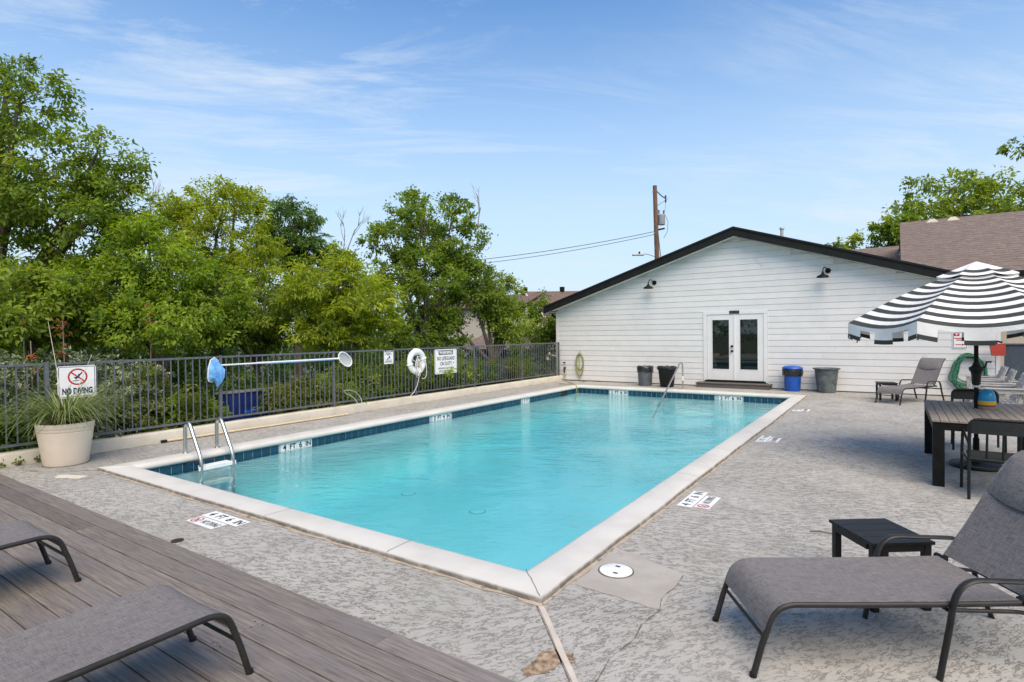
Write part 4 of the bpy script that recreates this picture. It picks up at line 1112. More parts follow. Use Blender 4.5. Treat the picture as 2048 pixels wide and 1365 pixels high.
def dead_branch(p, h, spread, seed, parent, dx=(0,0)):
    rnd = random.Random(seed); b = MB()
    def grow(p0, d, ln, r, lv):
        p1 = p0+d*ln*.5+Vector((rnd.uniform(-.05,.05),)*3)*ln; p2 = p0+d*ln
        b.tube([p0, p1, p2], [r, r*.8, r*.55], 5)
        if lv <= 0: return
        for _ in range(rnd.choice((2, 3))):
            nd = (d+Vector((rnd.uniform(-1,1), rnd.uniform(-1,1), rnd.uniform(-.2,.7)))*spread).normalized()
            grow(p1.lerp(p2, rnd.uniform(.2, 1)), nd, ln*rnd.uniform(.5,.75), r*.55, lv-1)
    grow(Vector(p), Vector((dx[0], dx[1], 1)).normalized(), h, .022, 3)
    return b.build('dead_branch', M['dead_wood'], parent)
def tree(name, label, base, blobs, nclump, per, size, mat, seed, r0=.16, spread=.26, group=None, cat='tree', **k):
    t_ = thing(name, label, cat, base, 0, group)
    c, _ = crown('crown', blobs, nclump, per, size, LM[mat], t_, seed, spread, **k)
    limbs(base, blobs, c, r0, seed, M['bark'], t_, min(150, nclump//3))
    return t_
G = 'trees growing beyond the pool fence'
def up(bl, k=1.08): return [(a_, b_, c_, d_*k, e_*k) for a_, b_, c_, d_, e_ in bl]
tree('oak_tree', 'big oak at the left edge with open arching limbs over the planter', (-16.94,3.64,-.3),
     up([(-15.5,4.2,6.6,.86,.76),(-16.8,3.7,7.0,1.22,.99),(-16.1,4.5,5.2,1.70,1.24),(-14.3,5.2,5.6,.82,.76),(-14.9,5.2,4.3,1.23,.78),(-16.1,3.8,3.5,1.19,.76),(-14.2,5.5,4.8,.61,.61),(-16.5,4.3,7.6,.51,.34),(-16.9,3.5,5.1,1.31,1.31)]),
     820, 44, .105, 'oak', 1, .26, .25, G)
tr2 = tree('yellow_green_tree', 'yellowish green rounded tree behind the blue net', (-15.94,8.54,-.3),
     up([(-15.4,8.5,4.7,1.17,1.04),(-16.3,8.3,5.2,.78,.57),(-15.4,9.4,4.0,.80,1.09),(-16.3,8.0,3.9,.63,.70),(-15.6,9.0,5.7,.60,.37),(-15.4,8.4,3.4,1.24,.69)]),
     640, 42, .088, 'yellow', 2, .15, .22, G)
dead_branch((-14.6,6.35,3.5), 1.35, .35, 3, tr2, (-.02,.03)); dead_branch((-14.6,6.0,3.3), 1.0, .4, 13, tr2, (-.2,-.1))
tr3 = tree('dark_drooping_tree', 'dark green tree with drooping leaves rising behind the yellowish tree', (-17.43,12.36,-.3),
     up([(-17.1,12.0,5.9,.79,.48),(-17.5,12.3,5.2,1.03,.64),(-17.4,13.0,4.5,1.09,.62),(-17.8,11.8,4.8,.79,.79)]),
     330, 40, .13, 'dark', 3, .14, .24, G, aspect=.34, droop=.7)
crown('fronds', [(-17.1,12.0,5.9,.85,.5),(-17.5,12.3,5.2,1.08,.66),(-17.4,13.0,4.5,1.12,.64)], 46, 4, .12, LM['dark'], tr3, 103, frond=True)
dead_branch((-16.2,13.4,4.6), 1.0, .55, 5, tr3, (.3,.25)); dead_branch((-16.3,13.3,4.4), .95, .6, 6, tr3, (.15,.1))
tr4 = tree('tall_oak_tree', 'tall dark oak with pale limbs behind the life ring', (-12.86,14.24,-.3),
     up([(-12.7,13.8,5.5,1.02,.74),(-14.0,13.5,4.8,.81,.84),(-12.6,15.0,4.9,1.0,.95),(-13.1,13.8,3.9,1.49,.83),(-12.3,14.9,3.8,.76,.76),(-12.9,13.7,6.1,.43,.33),(-12.2,14.7,6.1,.40,.37),(-14.6,13.6,5.2,.52,.52),(-13.6,13.5,2.9,1.33,.83),(-12.9,13.4,1.7,1.0,.8),(-12.6,14.5,1.5,.6,.7)], 1.1),
     640, 42, .118, 'oak', 4, .13, .23, G)
dead_branch((-11.6,15.2,5.3), .75, .45, 8, tr4, (.1,.1))
tr5 = tree('sumac_tree', 'bright yellow green feathery leaved tree just behind the white net pole', (-11.6,9.8,-.3),
     up([(-11.6,9.5,2.9,1.15,.69),(-12.1,9.3,3.2,.90,.71),(-11.7,10.4,2.4,.85,.63),(-12.0,9.2,2.1,.76,.63),(-11.7,10.0,1.9,.75,.52)]),
     460, 40, .115, 'yellow', 5, .09, .22, G, aspect=.36)
crown('fronds', [(-11.5,9.6,2.8,1.15,.7),(-11.6,10.4,2.3,.9,.62),(-11.7,9.6,2.0,.85,.6)], 70, 4, .105, LM['yellow'], tr5, 105, frond=True)
tree('leafy_oak_tree', 'mid green leafy tree above the warning sign hiding the beige wall', (-11.5,16.6,-.3),
     up([(-13.0,14.8,2.5,.78,.85),(-12.1,16.0,3.1,.88,.64),(-11.9,16.8,3.0,.85,.91),(-11.3,16.7,2.0,.60,.73),(-13.9,15.0,1.8,.72,.72),(-12.3,15.2,3.7,.69,.69),(-11.7,16.6,2.3,.60,.53)]),
     620, 42, .11, 'mid', 6, .14, .25, G)
tree('corner_tree', 'dull green bushy tree tucked beside the left corner of the house', (-12.29,20.66,-.3),
     up([(-12.0,20.2,2.3,.62,.83),(-12.1,20.8,1.3,.76,.95),(-13.1,20.8,1.1,.65,.76)], 1.12),
     240, 42, .12, 'oak', 7, .1, .24, G)
tree('bright_green_tree', 'bright green low tree behind the no diving sign', (-13.23,6.15,-.3),
     up([(-13.7,5.4,2.6,1.13,.70),(-13.2,6.1,3.1,1.05,.72),(-15.1,5.3,3.1,.91,.57),(-13.4,5.8,3.7,.82,.49),(-12.7,6.7,2.6,.73,.62),(-13.0,5.9,2.1,1.29,.54)]),
     820, 44, .088, 'bright', 8, .1, .24, G)
tree('shady_tree', 'dark low tree at far left under the big oak', (-14.57,4.03,-.3),
     up([(-14.2,4.0,2.7,.89,.55),(-14.8,3.9,2.1,.92,.51),(-14.3,4.6,2.2,.83,.57),(-13.6,3.0,1.9,.8,.6)]),
     300, 42, .12, 'mid', 9, .09, .25, G)
tree('middle_tree', 'mid green tree behind the blue bin between bright and yellow trees', (-14.41,8.97,-.3),
     up([(-13.8,8.9,2.8,1.0,.80),(-14.8,8.7,2.2,1.03,.75),(-14.2,9.6,2.0,1.05,.63),(-15.3,8.1,2.1,.81,.61)]),
     420, 42, .11, 'mid', 10, .12, .24, G)
# trees beyond the brown roof
G2 = 'trees beyond the brown roof'
tree('oak_tree', 'broad oak crown over the ridge of the brown roof', (6,62,-.3),
     [(4.0,60.6,13.0,2.9,2.0),(7.5,63,12.5,3.0,2.0),(1.8,59.2,10.8,2.0,1.8),(6.3,64.6,13.9,2.4,1.2),(9.6,66.6,12.8,2.6,1.8),(5.0,61,10.5,5.5,2.0),(11,63,11.5,4.0,2.8)],
     400, 30, .36, 'mid', 21, .4, .62, G2)
tree('oak_tree', 'leafy branch end reaching into the right edge above the brown roof', (9.5,41,-.3),
     [(5.4,39.9,11.2,.9,.55),(6.4,40.2,11.5,1.0,.7),(7.6,40.4,11.6,1.2,1.0),(9,41,11,1.8,1.8)], 90, 26, .24, 'oak', 22, .2, .36, G2)
tree('small_tree', 'treetop sprig over the right slope of the black roof, farther left', (-3.9,51.7,-.3), [(-3.9,51.7,8.5,.5,1.0),(-3.4,51.9,7.4,.5,1.0)], 34, 20, .28, 'oak', 23, .12, .3, G2)
tree('small_tree', 'treetop sprig over the right slope of the black roof, farther right', (-2.7,52.5,-.3), [(-2.5,52.5,8.5,.5,1.0),(-2.9,52.4,7.6,.7,.8)], 46, 22, .28, 'yellow', 24, .12, .3, G2)
tree('small_tree', 'treetop beside the left edge of the big brown roof', (-.4,50.4,-.3), [(-.4,50.4,8.6,1.0,1.3),(.4,50.4,8.2,1.0,1.6),(-.9,50.2,8.9,.5,.5)], 120, 28, .28, 'oak', 25, .15, .38, G2)
tree('backdrop_tree', 'dense tree left of the photographer beyond the deck', (-14,-6,-.3), [(-13.6,-6,2.6,2.2,1.8),(-13.2,-3.4,2.2,1.8,1.7),(-13.8,-8.6,3,2.4,2.2)], 260, 30, .2, 'mid', 26, .2, .45)

# far-off wood closing the gaps
rg = np.random.default_rng(77)
bl = []
for i in range(44):
    s_ = i/43
    ctr = np.array([-20.5, .5])*(1-s_)+np.array([-19, 26])*s_
    hgt = 3.0+1.1*math.sin(i*1.7)+(-1.1 if s_ > .72 else 0)
    if s_ > .80: hgt = 1.4
    bl.append((ctr[0]-(i % 3)*1.6, ctr[1], hgt*.45, 1.7, hgt*.55))
c_, wd_o = crown('woodland', bl, 900, 36, .22, LM['dark'], None, 78, .55)
wd_o['kind'] = 'stuff'; tag(wd_o, 'dark mass of far off woodland seen between the nearer trees', 'woodland')

bl = [(-28+3.1*i, -13-(i % 3)*1.5, 2.3, 2.4, 2.6+.5*math.sin(i*2.1)) for i in range(13)]
c_, wd2 = crown('woodland', bl, 330, 34, .26, LM['dark'], None, 79, .6)
wd2['kind'] = 'stuff'; tag(wd2, 'dark trees behind the photographer mirrored in the door glass', 'woodland')

# shrubs along the fence
GS = 'shrubs growing just behind the fence'
def shrub(name, label, x, y, h, r, mat, seed, n=150, size=.085, per=38, group=GS, aspect=.5, spread=.2):
    t_ = thing(name, label, 'shrub', (x, y, -.3), 0, group)
    bl = [(x, y, h*.45, r, h*.55), (x-.15, y+r*.5, h*.4, r*.8, h*.45), (x-.1, y-r*.5, h*.36, r*.8, h*.42)]
    c, _ = crown('foliage', bl, n, per, size, LM[mat], t_, seed, spread, aspect=aspect)
    b = MB(); rnd = random.Random(seed)
    for i in range(14):
        e = c[rnd.randrange(len(c))]; b.tube(arc((x+rnd.uniform(-.1,.1), y+rnd.uniform(-.1,.1), -.35), ((x+e[0])/2, (y+e[1])/2, e[2]*.7), e, 4), [.018,.014,.011,.008,.005], 5)
    b.build('stems', M['bark'], t_)
    return t_
shrub('shrub', 'dark leafy shrub at the far left end of the fence', -11.35, .9, 1.0, .75, 'oak', 30)
shrub('shrub', 'dark green shrub low behind the white planter', -11.15, 2.6, .8, .6, 'dark', 31)
shrub('shrub', 'mottled green shrub right of the no diving sign', -11.25, 4.85, 1.0, .7, 'varieg', 32)
shrub('shrub', 'deep green shrub behind the pool ladder', -11.25, 5.45, .62, .5, 'bright', 33)
shrub('shrub', 'dark shrub shading the back of the blue bin', -13.0, 7.2, 1.3, .9, 'dark', 34)
shrub('shrub', 'yellow mottled shrub right of the blue bin', -11.3, 8.05, .72, .62, 'varieg', 35, 190)
shrub('shrub', 'glossy green shrub below the small white sign', -11.3, 9.4, 1.15, .75, 'mid', 36, 190)
shrub('shrub', 'green shrub behind the life ring', -11.35, 10.7, 1.15, .75, 'mid', 37, 190)
shrub('shrub', 'bright green shrub behind the warning sign', -11.35, 12.0, 1.2, .75, 'bright', 38, 190)
shrub('shrub', 'leafy shrub right of the warning sign', -11.3, 13.4, 1.05, .7, 'mid', 39, 190)
shrub('shrub', 'dense dark shrub in front of the brown shelter', -11.4, 14.8, 1.0, .7, 'dark', 40, 190)
shrub('shrub', 'pale mottled shrub two panels from the house corner', -11.4, 16.1, .95, .7, 'varieg', 41, 190)
shrub('shrub', 'green shrub in the last fence panel by the house', -11.5, 17.5, .85, .7, 'oak', 42, 170)
hd = thing('clipped_hedge', 'short bright clipped hedge behind the last fence panel', 'hedge', (-12.2, 20.1, -.3))
crown('foliage', [(-12.2,20.1,.2,.7,.38),(-12.8,20.4,.2,.7,.36)], 90, 40, .07, LM['bright'], hd, 43, .14)
shrub('silver_shrub', 'silver white flowering shrub at the left end behind the planter', -11.55, 2.65, 1.62, .62, 'silver', 50, 230, .07, 40, None, .45, .12)
shrub('silver_shrub', 'silver white flowering shrub right behind the no diving sign', -11.4, 4.15, 1.55, .78, 'silver', 51, 300, .07, 40, None, .45, .12)
for lb, p_, h_, sd_ in (('tall strand of dry orange leaves hanging left of the no diving sign', (-11.78,3.72,1.85), .50, 61), ('clump of dry orange leaves above the planter grass', (-11.78,3.28,1.62), .28, 62), ('orange dry leaf spray high at the far left', (-12.76,3.45,2.13), .20, 63), ('small burnt orange leaf cluster in the bright green tree', (-12.4,5.35,2.4), .26, 64)):
    vn = thing('orange_vine', lb, 'vine', (p_[0], p_[1], -.3))
    bl = [(p_[0], p_[1], p_[2]-.2+h_*k_*.5-h_*.3, .06, h_*.3) for k_ in range(3)]
    crown('foliage', bl, 7, 12, .065, LM['orange'], vn, sd_, .08)
    MB().tube(arc((p_[0]-.1, p_[1], -.35), (p_[0]+.1, p_[1], p_[2]*.5), (p_[0], p_[1], p_[2]+h_*.5), 6), .008, 5).build('stem', M['dead_wood'], vn)
# leaf litter and low cover under the fence
n = 9000; rg = np.random.default_rng(5)
P = np.stack([rg.uniform(-14.5, -10.56, n), rg.uniform(0, 18.6, n), rg.uniform(-.30, -.05, n)*rg.uniform(.3, 1, n)], 1)
lo_ = leaf_mesh('leaf_litter', P, np.array([0,0,1.])+rg.normal(size=(n,3))*.4, rg.normal(size=(n,3))*np.array([1,1,.4]), rg.uniform(.06,.13,n), rg.uniform(.03,.06,n), rg.uniform(0,.6,n), LM['varieg'])
tag(lo_, 'fallen leaves and low green cover on the ground behind the fence', 'leaf litter', kind='stuff')

bb = thing('blue_bin', 'dark blue lidded plastic bin standing behind the fence', 'bin', (-12.2, 7.15, -.3))
b = MB(); vs = []
for (z, k_) in ((-.30, .40), (.56, .50)):
    for sx, sy in ((-1,-1),(1,-1),(1,1),(-1,1)): vs.append((-12.1+sx*k_*.5, 7.15+sy*k_, z))
b.add(vs, [(0,1,2,3),(4,5,6,7),(0,1,5,4),(1,2,6,5),(2,3,7,6),(3,0,4,7)]); b.build('body', M['dark_blue'], bb)
b = MB(); vs = []
for z0, dz in ((0, 0), (.05, 0)):
    for sx, sy in ((-1,-1),(1,-1),(1,1),(-1,1)): vs.append((-12.1+sx*.28, 7.15+sy*.54, .565+z0+(-.04 if sx < 0 else 0)))
b.add(vs, [(0,1,2,3),(4,5,6,7),(0,1,5,4),(1,2,6,5),(2,3,7,6),(3,0,4,7)]); b.build('lid', M['lid_grey'], bb)
MB().box(-11.86, -11.83, 6.98, 7.35, .10, .16, bev=.01).build('handle', M['blue_plastic'], bb)

# ------------------------------------------------------------------ things hung on the fence
fx = FX+.012
def sign_plate(t_, x, y0, y1, z0, z1, r, border=None, rot=0):
    MB().prism(rrect(y0, y1, z0, z1, r), 'x', x, x+.004).build('plate', M['sign_white'], t_)
    if border:
        mt, ins, wd_ = border
        frame_strip(MB(), y0+ins, y1-ins, z0+ins, z1-ins, max(r-ins, .004), wd_, lambda p_: (x+.0048, p_[0], p_[1])).build('border', M[mt], t_)
def ringmesh(cy, cz, ro, ri, x, n=32):
    b = MB(); vs = [(x, cy+ro*math.cos(2*math.pi*k/n), cz+ro*math.sin(2*math.pi*k/n)) for k in range(n)]+[(x, cy+ri*math.cos(2*math.pi*k/n), cz+ri*math.sin(2*math.pi*k/n)) for k in range(n)]
    return b.add(vs, [(k, (k+1) % n, n+(k+1) % n, n+k) for k in range(n)])
t_ = thing('no_diving_sign', 'white no diving sign with red prohibition circle above the planter', 'sign', (fx, 3.45, 1.13))
y0, y1, z0, z1 = 3.205, 3.70, .885, 1.375
sign_plate(t_, fx, y0, y1, z0, z1, .035, ('sign_blue', .012, .009))
cy, cz = 3.46, 1.205
ringmesh(cy, cz, .128, .104, fx+.0052).build('red_circle', M['sign_red'], t_)
a = R(-40); dx, dz = math.cos(a), math.sin(a)
b = MB(); w_ = .011
b.add([(fx+.0056, cy-dx*.108-dz*w_, cz-dz*.108+dx*w_), (fx+.0056, cy+dx*.108-dz*w_, cz+dz*.108+dx*w_), (fx+.0056, cy+dx*.108+dz*w_, cz+dz*.108-dx*w_), (fx+.0056, cy-dx*.108+dz*w_, cz-dz*.108-dx*w_)], [(0,1,2,3)])
b.build('red_bar', M['sign_red'], t_)
b = MB()
def limb(b, p0, p1, w_, x): 
    p0, p1 = Vector(p0), Vector(p1); d = (p1-p0).normalized(); n_ = Vector((-d.y, d.x))*w_/2
    b.add([(x, *(p0+n_)), (x, *(p1+n_)), (x, *(p1-n_)), (x, *(p0-n_))], [(0,1,2,3)])
for p0, p1, w_ in (((cy-.03,cz-.035), (cy+.02,cz+.02), .022), ((cy+.015,cz+.015), (cy+.06,cz+.07), .016), ((cy+.0,cz+.03), (cy+.055,cz+.05), .010), ((cy-.05,cz-.01), (cy-.005,cz-.005), .012), ((cy-.065,cz-.062), (cy+.02,cz-.055), .010)):
    limb(b, p0, p1, w_, fx+.0060)
b.build('diver_figure', M['sign_blue'], t_)
text('NO DIVING', .125, M['sign_blue'], t_, (fx+.0052, 3.455, .985), (0,1,0), (0,0,1), sx=.60, bold=.006)
t_ = thing('warning_sign', 'large white warning sign reading no lifeguard on duty', 'sign', (fx, 12.08, 1.0))
y0, y1, z0, z1 = 11.62, 12.56, .69, 1.37
sign_plate(t_, fx, y0, y1, z0, z1, .04, ('sign_dark', .025, .010))
cy = (y0+y1)/2
MB().prism(rrect(cy-.31, cy+.31, 1.215, 1.335, .02), 'x', fx+.0045, fx+.0053).build('banner', M['sign_dark'], t_)
text('WARNING', .125, M['sign_white'], t_, (fx+.006, cy, 1.276), (0,1,0), (0,0,1), sx=.92, bold=.003)
text('NO LIFEGUARD', .145, M['sign_dark'], t_, (fx+.0055, cy, 1.11), (0,1,0), (0,0,1), sx=.74, bold=.003)
text('ON DUTY', .145, M['sign_dark'], t_, (fx+.0055, cy, .965), (0,1,0), (0,0,1), sx=.76, bold=.003)
text('CHILDREN SHOULD NOT USE POOL', .062, M['sign_dark'], t_, (fx+.0055, cy, .842), (0,1,0), (0,0,1), sx=.68, bold=.0012)
text('WITHOUT ADULT SUPERVISION', .062, M['sign_dark'], t_, (fx+.0055, cy, .765), (0,1,0), (0,0,1), sx=.68, bold=.0012)
t_ = thing('small_sign', 'small white sign with swimmer figure left of the life ring', 'sign', (fx, 9.92, 1.25))
y0, y1, z0, z1 = 9.77, 10.08, 1.07, 1.43
sign_plate(t_, fx, y0, y1, z0, z1, .012)
MB().box(fx+.0045, fx+.0055, y0+.02, y1-.02, 1.36, 1.41).build('banner', M['sign_blue'], t_)
text('WARNING', .042, M['sign_white'], t_, (fx+.0062, (y0+y1)/2, 1.384), (0,1,0), (0,0,1), bold=.0008)
b = MB()
for (a, c, z) in ((9.83,9.99,1.335), (9.80,10.03,1.312), (9.86,9.96,1.29), (9.80,10.04,1.135), (9.80,10.04,1.11)): b.box(fx+.0045, fx+.0052, a, c, z-.006, z+.006)
b.build('fine_print', M['sign_dark'], t_)
b = MB()
for p0, p1, w_ in (((9.86,1.18),(9.97,1.24),.022), ((9.92,1.25),(9.98,1.20),.014), ((9.84,1.165),(10.02,1.165),.012), ((9.94,1.255),(9.965,1.255),.026)): limb(b, p0, p1, w_, fx+.0050)
b.build('swimmer_figure', M['sign_blue'], t_)

# life ring with rope
t_ = thing('life_ring', 'white life ring with tangled white rope hanging on the fence', 'life ring', (fx+.05, 10.86, 1.1))
b = MB(); pts = [(fx+.055, 10.86+.26*math.cos(2*math.pi*k/32), 1.085+.26*math.sin(2*math.pi*k/32)) for k in range(32)]
b.tube(pts, .085, 12, closed=True, flat=.62, up=(1,0,0)); b.build('ring', M['white_plastic'], t_)
for a in (15, 105, 195, 285):
    a = R(a); c_ = Vector((fx+.055, 10.86+.26*math.cos(a), 1.085+.26*math.sin(a))); e = Vector((0, math.cos(a), math.sin(a)))
    MB().tube([c_+e*(.092*math.cos(q))+Vector((.06*math.sin(q),0,0)) for q in [2*math.pi*k/14 for k in range(14)]], .014, 6, closed=True).build('band', M['sign_white'], t_)
rnd = random.Random(9)
b = MB()
for i in range(9):
    c_ = Vector((fx+.10+.008*(i % 4), 10.87+rnd.uniform(-.04,.05), .93+rnd.uniform(-.05,.10))); ry, rz = rnd.uniform(.05,.10), rnd.uniform(.16,.24)
    b.tube([c_+Vector((.02*math.sin(3*q+i), ry*math.cos(q)+.02*math.sin(2*q+i), rz*math.sin(q))) for q in [2*math.pi*k/20 for k in range(20)]], .0075, 5, closed=True)
b.tube([(fx+.12,10.60,1.16),(fx+.13,10.72,1.10),(fx+.13,10.86,.98),(fx+.13,11.02,1.12),(fx+.12,11.15,1.06)], .009, 5)
b.tube(arc((fx+.12,11.14,1.05), (fx+.15,11.20,.55), (fx+.12,10.98,.64), 8), .008, 5)
b.tube([(fx+.11,10.88,.66),(fx+.08,10.84,.45),(fx+.05,10.74,.28),(fx+.04,10.62,.2)], .008, 5)
b.build('rope', M['rope'], t_)

# nets on poles
t_ = thing('leaf_net', 'white pole on the fence with sagging blue leaf net at left end', 'pool net', (fx+.03, 6.9, 1.27))
MB().tube([(fx+.03, 5.66, 1.262), (fx+.03, 6.4, 1.264)], .017, 8).build('pole_tip', M['alu'], t_)
MB().tube([(fx+.03, 6.39, 1.266), (fx+.03, 8.34, 1.270)], .021, 8).build('pole', M['alu'], t_)
MB().tube([(fx+.028, 6.6, 1.251), (fx+.028, 8.2, 1.254)], .019, 8).build('pole_stripe', M['blue_pole'], t_)
rim = [(px_, 5.655+(py_-5.655)*.74, pz_) for px_, py_, pz_ in [(fx+.035, 5.655, 1.245), (fx+.05, 5.60, 1.36), (fx+.07, 5.50, 1.41), (fx+.08, 5.40, 1.37), (fx+.09, 5.33, 1.22), (fx+.09, 5.315, 1.05), (fx+.085, 5.34, .985), (fx+.075, 5.42, .965), (fx+.05, 5.56, 1.08)]]
MB().tube(rim, .011, 6, closed=True).build('net_frame', M['alu'], t_)
b = MB(); n1 = len(rim); lv = 9; rnd = random.Random(4); vs = []
m_ = n1*3; tip = Vector((fx+.11, 5.56, .855))
for j in range(lv+1):
    s_ = j/lv
    for k_ in range(m_):
        i0 = k_//3; q = Vector(rim[i0]).lerp(Vector(rim[(i0+1) % n1]), (k_ % 3)/3)
        hang = Vector((fx+.10, 5.55+.05*(q.y-5.53)/.12, 1.10))         # the cloth falls before it gathers
        p_ = q.lerp(hang, min(1, s_*1.5)*.75).lerp(tip, max(0, s_-.35)/.65)
        fold_ = math.sin(k_*2*math.pi/m_*5+.6*j)*.026*math.sin(math.pi*min(1, s_*1.05))
        p_.x += .05*math.sin(math.pi*s_)+fold_; p_.y += .035*math.sin(math.pi*s_)*math.cos(k_*2*math.pi/m_)+fold_*.6+.03*math.sin(math.pi*s_)
        p_.z += rnd.uniform(-.004, .004)
        vs.append(p_)
b.add(vs, [(j*m_+k_, j*m_+(k_+1) % m_, (j+1)*m_+(k_+1) % m_, (j+1)*m_+k_) for j in range(lv) for k_ in range(m_)], 0, False)
b.build('net_bag', M['net_blue'], t_)
t_ = thing('skimmer_net', 'flat white framed skimmer net at right end of the fence pole', 'pool net', (fx+.04, 8.52, 1.25))
rim = []
for k_ in range(20):
    a = 2*math.pi*k_/20; rr = .165*(1+.10*math.cos(2*a))*(1-.16*math.sin(a)*math.cos(a))
    rim.append((fx+.045, 8.545+rr*1.02*math.cos(a), 1.245+rr*.98*math.sin(a)-.05*math.cos(a)))
MB().tube(rim, .014, 7, closed=True).build('net_frame', M['white_plastic'], t_)
b = MB(); b.add([(p_[0]-.008, p_[1], p_[2]) for p_ in rim]+[(p_[0]-.03, 8.545+(p_[1]-8.545)*.5, 1.245+(p_[2]-1.245)*.5) for p_ in rim]+[(fx+.012, 8.545, 1.245)],
      [(k_, (k_+1) % 20, 20+(k_+1) % 20, 20+k_) for k_ in range(20)]+[(20+k_, 20+(k_+1) % 20, 40) for k_ in range(20)], 0, True)
b.build('mesh', M['net_grey'], t_)
MB().tube([(fx+.035, 8.24, 1.272), (fx+.045, 8.39, 1.268)], .020, 8).build('handle', M['white_plastic'], t_)

tag(MB().tube([(-10.285,4.66,.028), (-10.2,6.6,.026), (-10.14,8.42,.026)], .021, 8, 0).tube([(-10.29,4.58,.028), (-10.285,4.67,.028)], .025, 8, 1).build('beige_pole', [M['beige_pole'], M['black_plastic']]), 'long beige pole with black end lying along the curb foot', 'pole')
tag(MB().tube([(-10.15,8.45,.02)]+arc((-10.16,8.70,.03), (-10.2,8.98,.18), (-10.3,8.88,.38), 6)+arc((-10.32,8.80,.47), (-10.34,8.66,.57), (-10.33,8.46,.53), 5)+arc((-10.31,8.50,.47), (-10.24,8.80,.36), (-10.14,8.72,.10), 6), .008, 5).build('wire_loop', M['galv']), 'grey stiff wire loop rising from the curb at the end of the beige pole', 'wire')

# ------------------------------------------------------------------ planter
PXY = (-9.86, 3.12)
t_ = thing('planter', 'large round cream planter pot with arching grass like plant', 'planter', (*PXY, 0))
lathe_part('pot', [(.0,0),(.252,0),(.264,.015),(.328,.47),(.322,.476),(.330,.482),(.334,.51),(.327,.517),(.336,.524),(.343,.56),(.345,.592),(.322,.60),(.31,.585),(.30,.52)], M['terracotta'], t_, 44, False)
MB().lathe([(.0,.555),(.18,.55),(.305,.53)], (0,0,0), 28, cap=False).build('soil', M['soil'], t_, True)
rg = random.Random(3); vs = []; fs = []; tn = []
def blade(p0, az, ln, rise, droop_, wd_, tone):
    n_ = 8; d = Vector((math.cos(az), math.sin(az), 0)); s_ = Vector((-d.y, d.x, 0)); o_ = len(vs)
    for i in range(n_+1):
        u = i/n_; q = Vector(p0)+d*ln*(u*.82)+Vector((0,0, ln*(rise*u-droop_*u*u)))
        w1 = wd_*(1-u*.85); vs.extend([q+s_*w1/2, q-s_*w1/2]); tn.extend([tone+.3*u]*2)
    for i in range(n_): fs.append((o_+2*i, o_+2*i+1, o_+2*i+3, o_+2*i+2))
for i in range(640):
    az = rg.uniform(0, 2*math.pi); r0 = rg.uniform(0, .12); e = rg.random()
    ln = rg.uniform(.7, 1.45); rise = rg.uniform(.45, 1.25) if e < .70 else rg.uniform(1.1, 1.9)
    if e >= .70: ln *= .52
    blade((r0*math.cos(az), r0*math.sin(az), .54), az, ln, rise, rise*rg.uniform(.45, .95)+.05, rg.uniform(.011, .018), rg.uniform(.1, .85))
b = MB().add(vs, fs, 0, True); o = b.build('blades', LM['grass'], t_, True, False); o['kind'] = 'stuff'
at = o.data.attributes.new('tone', 'FLOAT', 'POINT'); at.data.foreach_set('value', [min(max(q, 0), 1) for q in tn])
for (tx, ty, tz) in ((-.42, -.05, 2.05), (.12, .30, 1.56)):
    MB().tube([(.0,.0,.55), (tx*.45, ty*.45, .55+(tz-.55)*.5), (tx, ty, tz)], [.007,.005,.003], 5).build('flower_stalk', M['joint'], t_, True)
tag(slab_poly([(PXY[0]+.275*math.cos(q), PXY[1]+.275*math.sin(q)) for q in [2*math.pi*k/20 for k in range(20)]], .001, .004).build('painted_pot_shadow', M['crack'], pool_deck), None)  # contact shadow of the pot, painted as a dark disc on the concrete
wp = MB(); wrg = np.random.default_rng(8)
P_ = np.concatenate([np.stack([np.full(26, -10.27)+wrg.normal(0,.02,26), yv+wrg.normal(0,.03,26), .01+abs(wrg.normal(0,.04,26))], 1) for yv in (2.50, 2.70, 2.93)])
wl = leaf_mesh('weeds', P_, np.array([1.,0,.6])+wrg.normal(size=(78,3))*.5, wrg.normal(size=(78,3))+np.array([0,0,.8]), wrg.uniform(.03,.06,78), wrg.uniform(.015,.03,78), wrg.uniform(0,.8,78), LM['varieg'])
tag(wl, 'tiny weeds sprouting along the curb foot left of the planter', 'weeds', kind='stuff')

# ------------------------------------------------------------------ pool ladder, hand rail, lids, floor markers
t_ = thing('pool_ladder', 'stainless steel pool ladder with white steps at the near left', 'ladder', (-8.88, 4.53, .04))
for yy in (4.29, 4.77):
    px_ = -8.87
    pts = [(px_, yy, .03), (px_, yy, .38)]+arc((px_, yy, .40), (px_+.01, yy, .525), (px_+.12, yy, .505), 7)+[(px_+.16, yy, .46)]+arc((-8.50, yy, .12), (-8.43, yy, .03), (-8.42, yy, -.10), 6)+[(-8.42, yy, -.6), (-8.42, yy, -1.0)]
    MB().tube(pts, .028, 12).build('rail', M['steel'], t_)
    MB().lathe([(.045,0),(.045,.008),(.03,.014)], (px_, yy, .041), 14).build('flange', M['steel'], t_)
for z in (-.14, -.38, -.62):
    s_ = MB().box(-8.56, -8.42, 4.31, 4.75, z-.018, z+.03, bev=.008).box(-8.425, -8.40, 4.25, 4.81, z-.03, z+.032, bev=.006).build('step', M['white_plastic'], t_)
t_ = thing('hand_rail', 'bent stainless grab rail at the far end of the pool', 'hand rail', (-5.47, 17.6, 0))
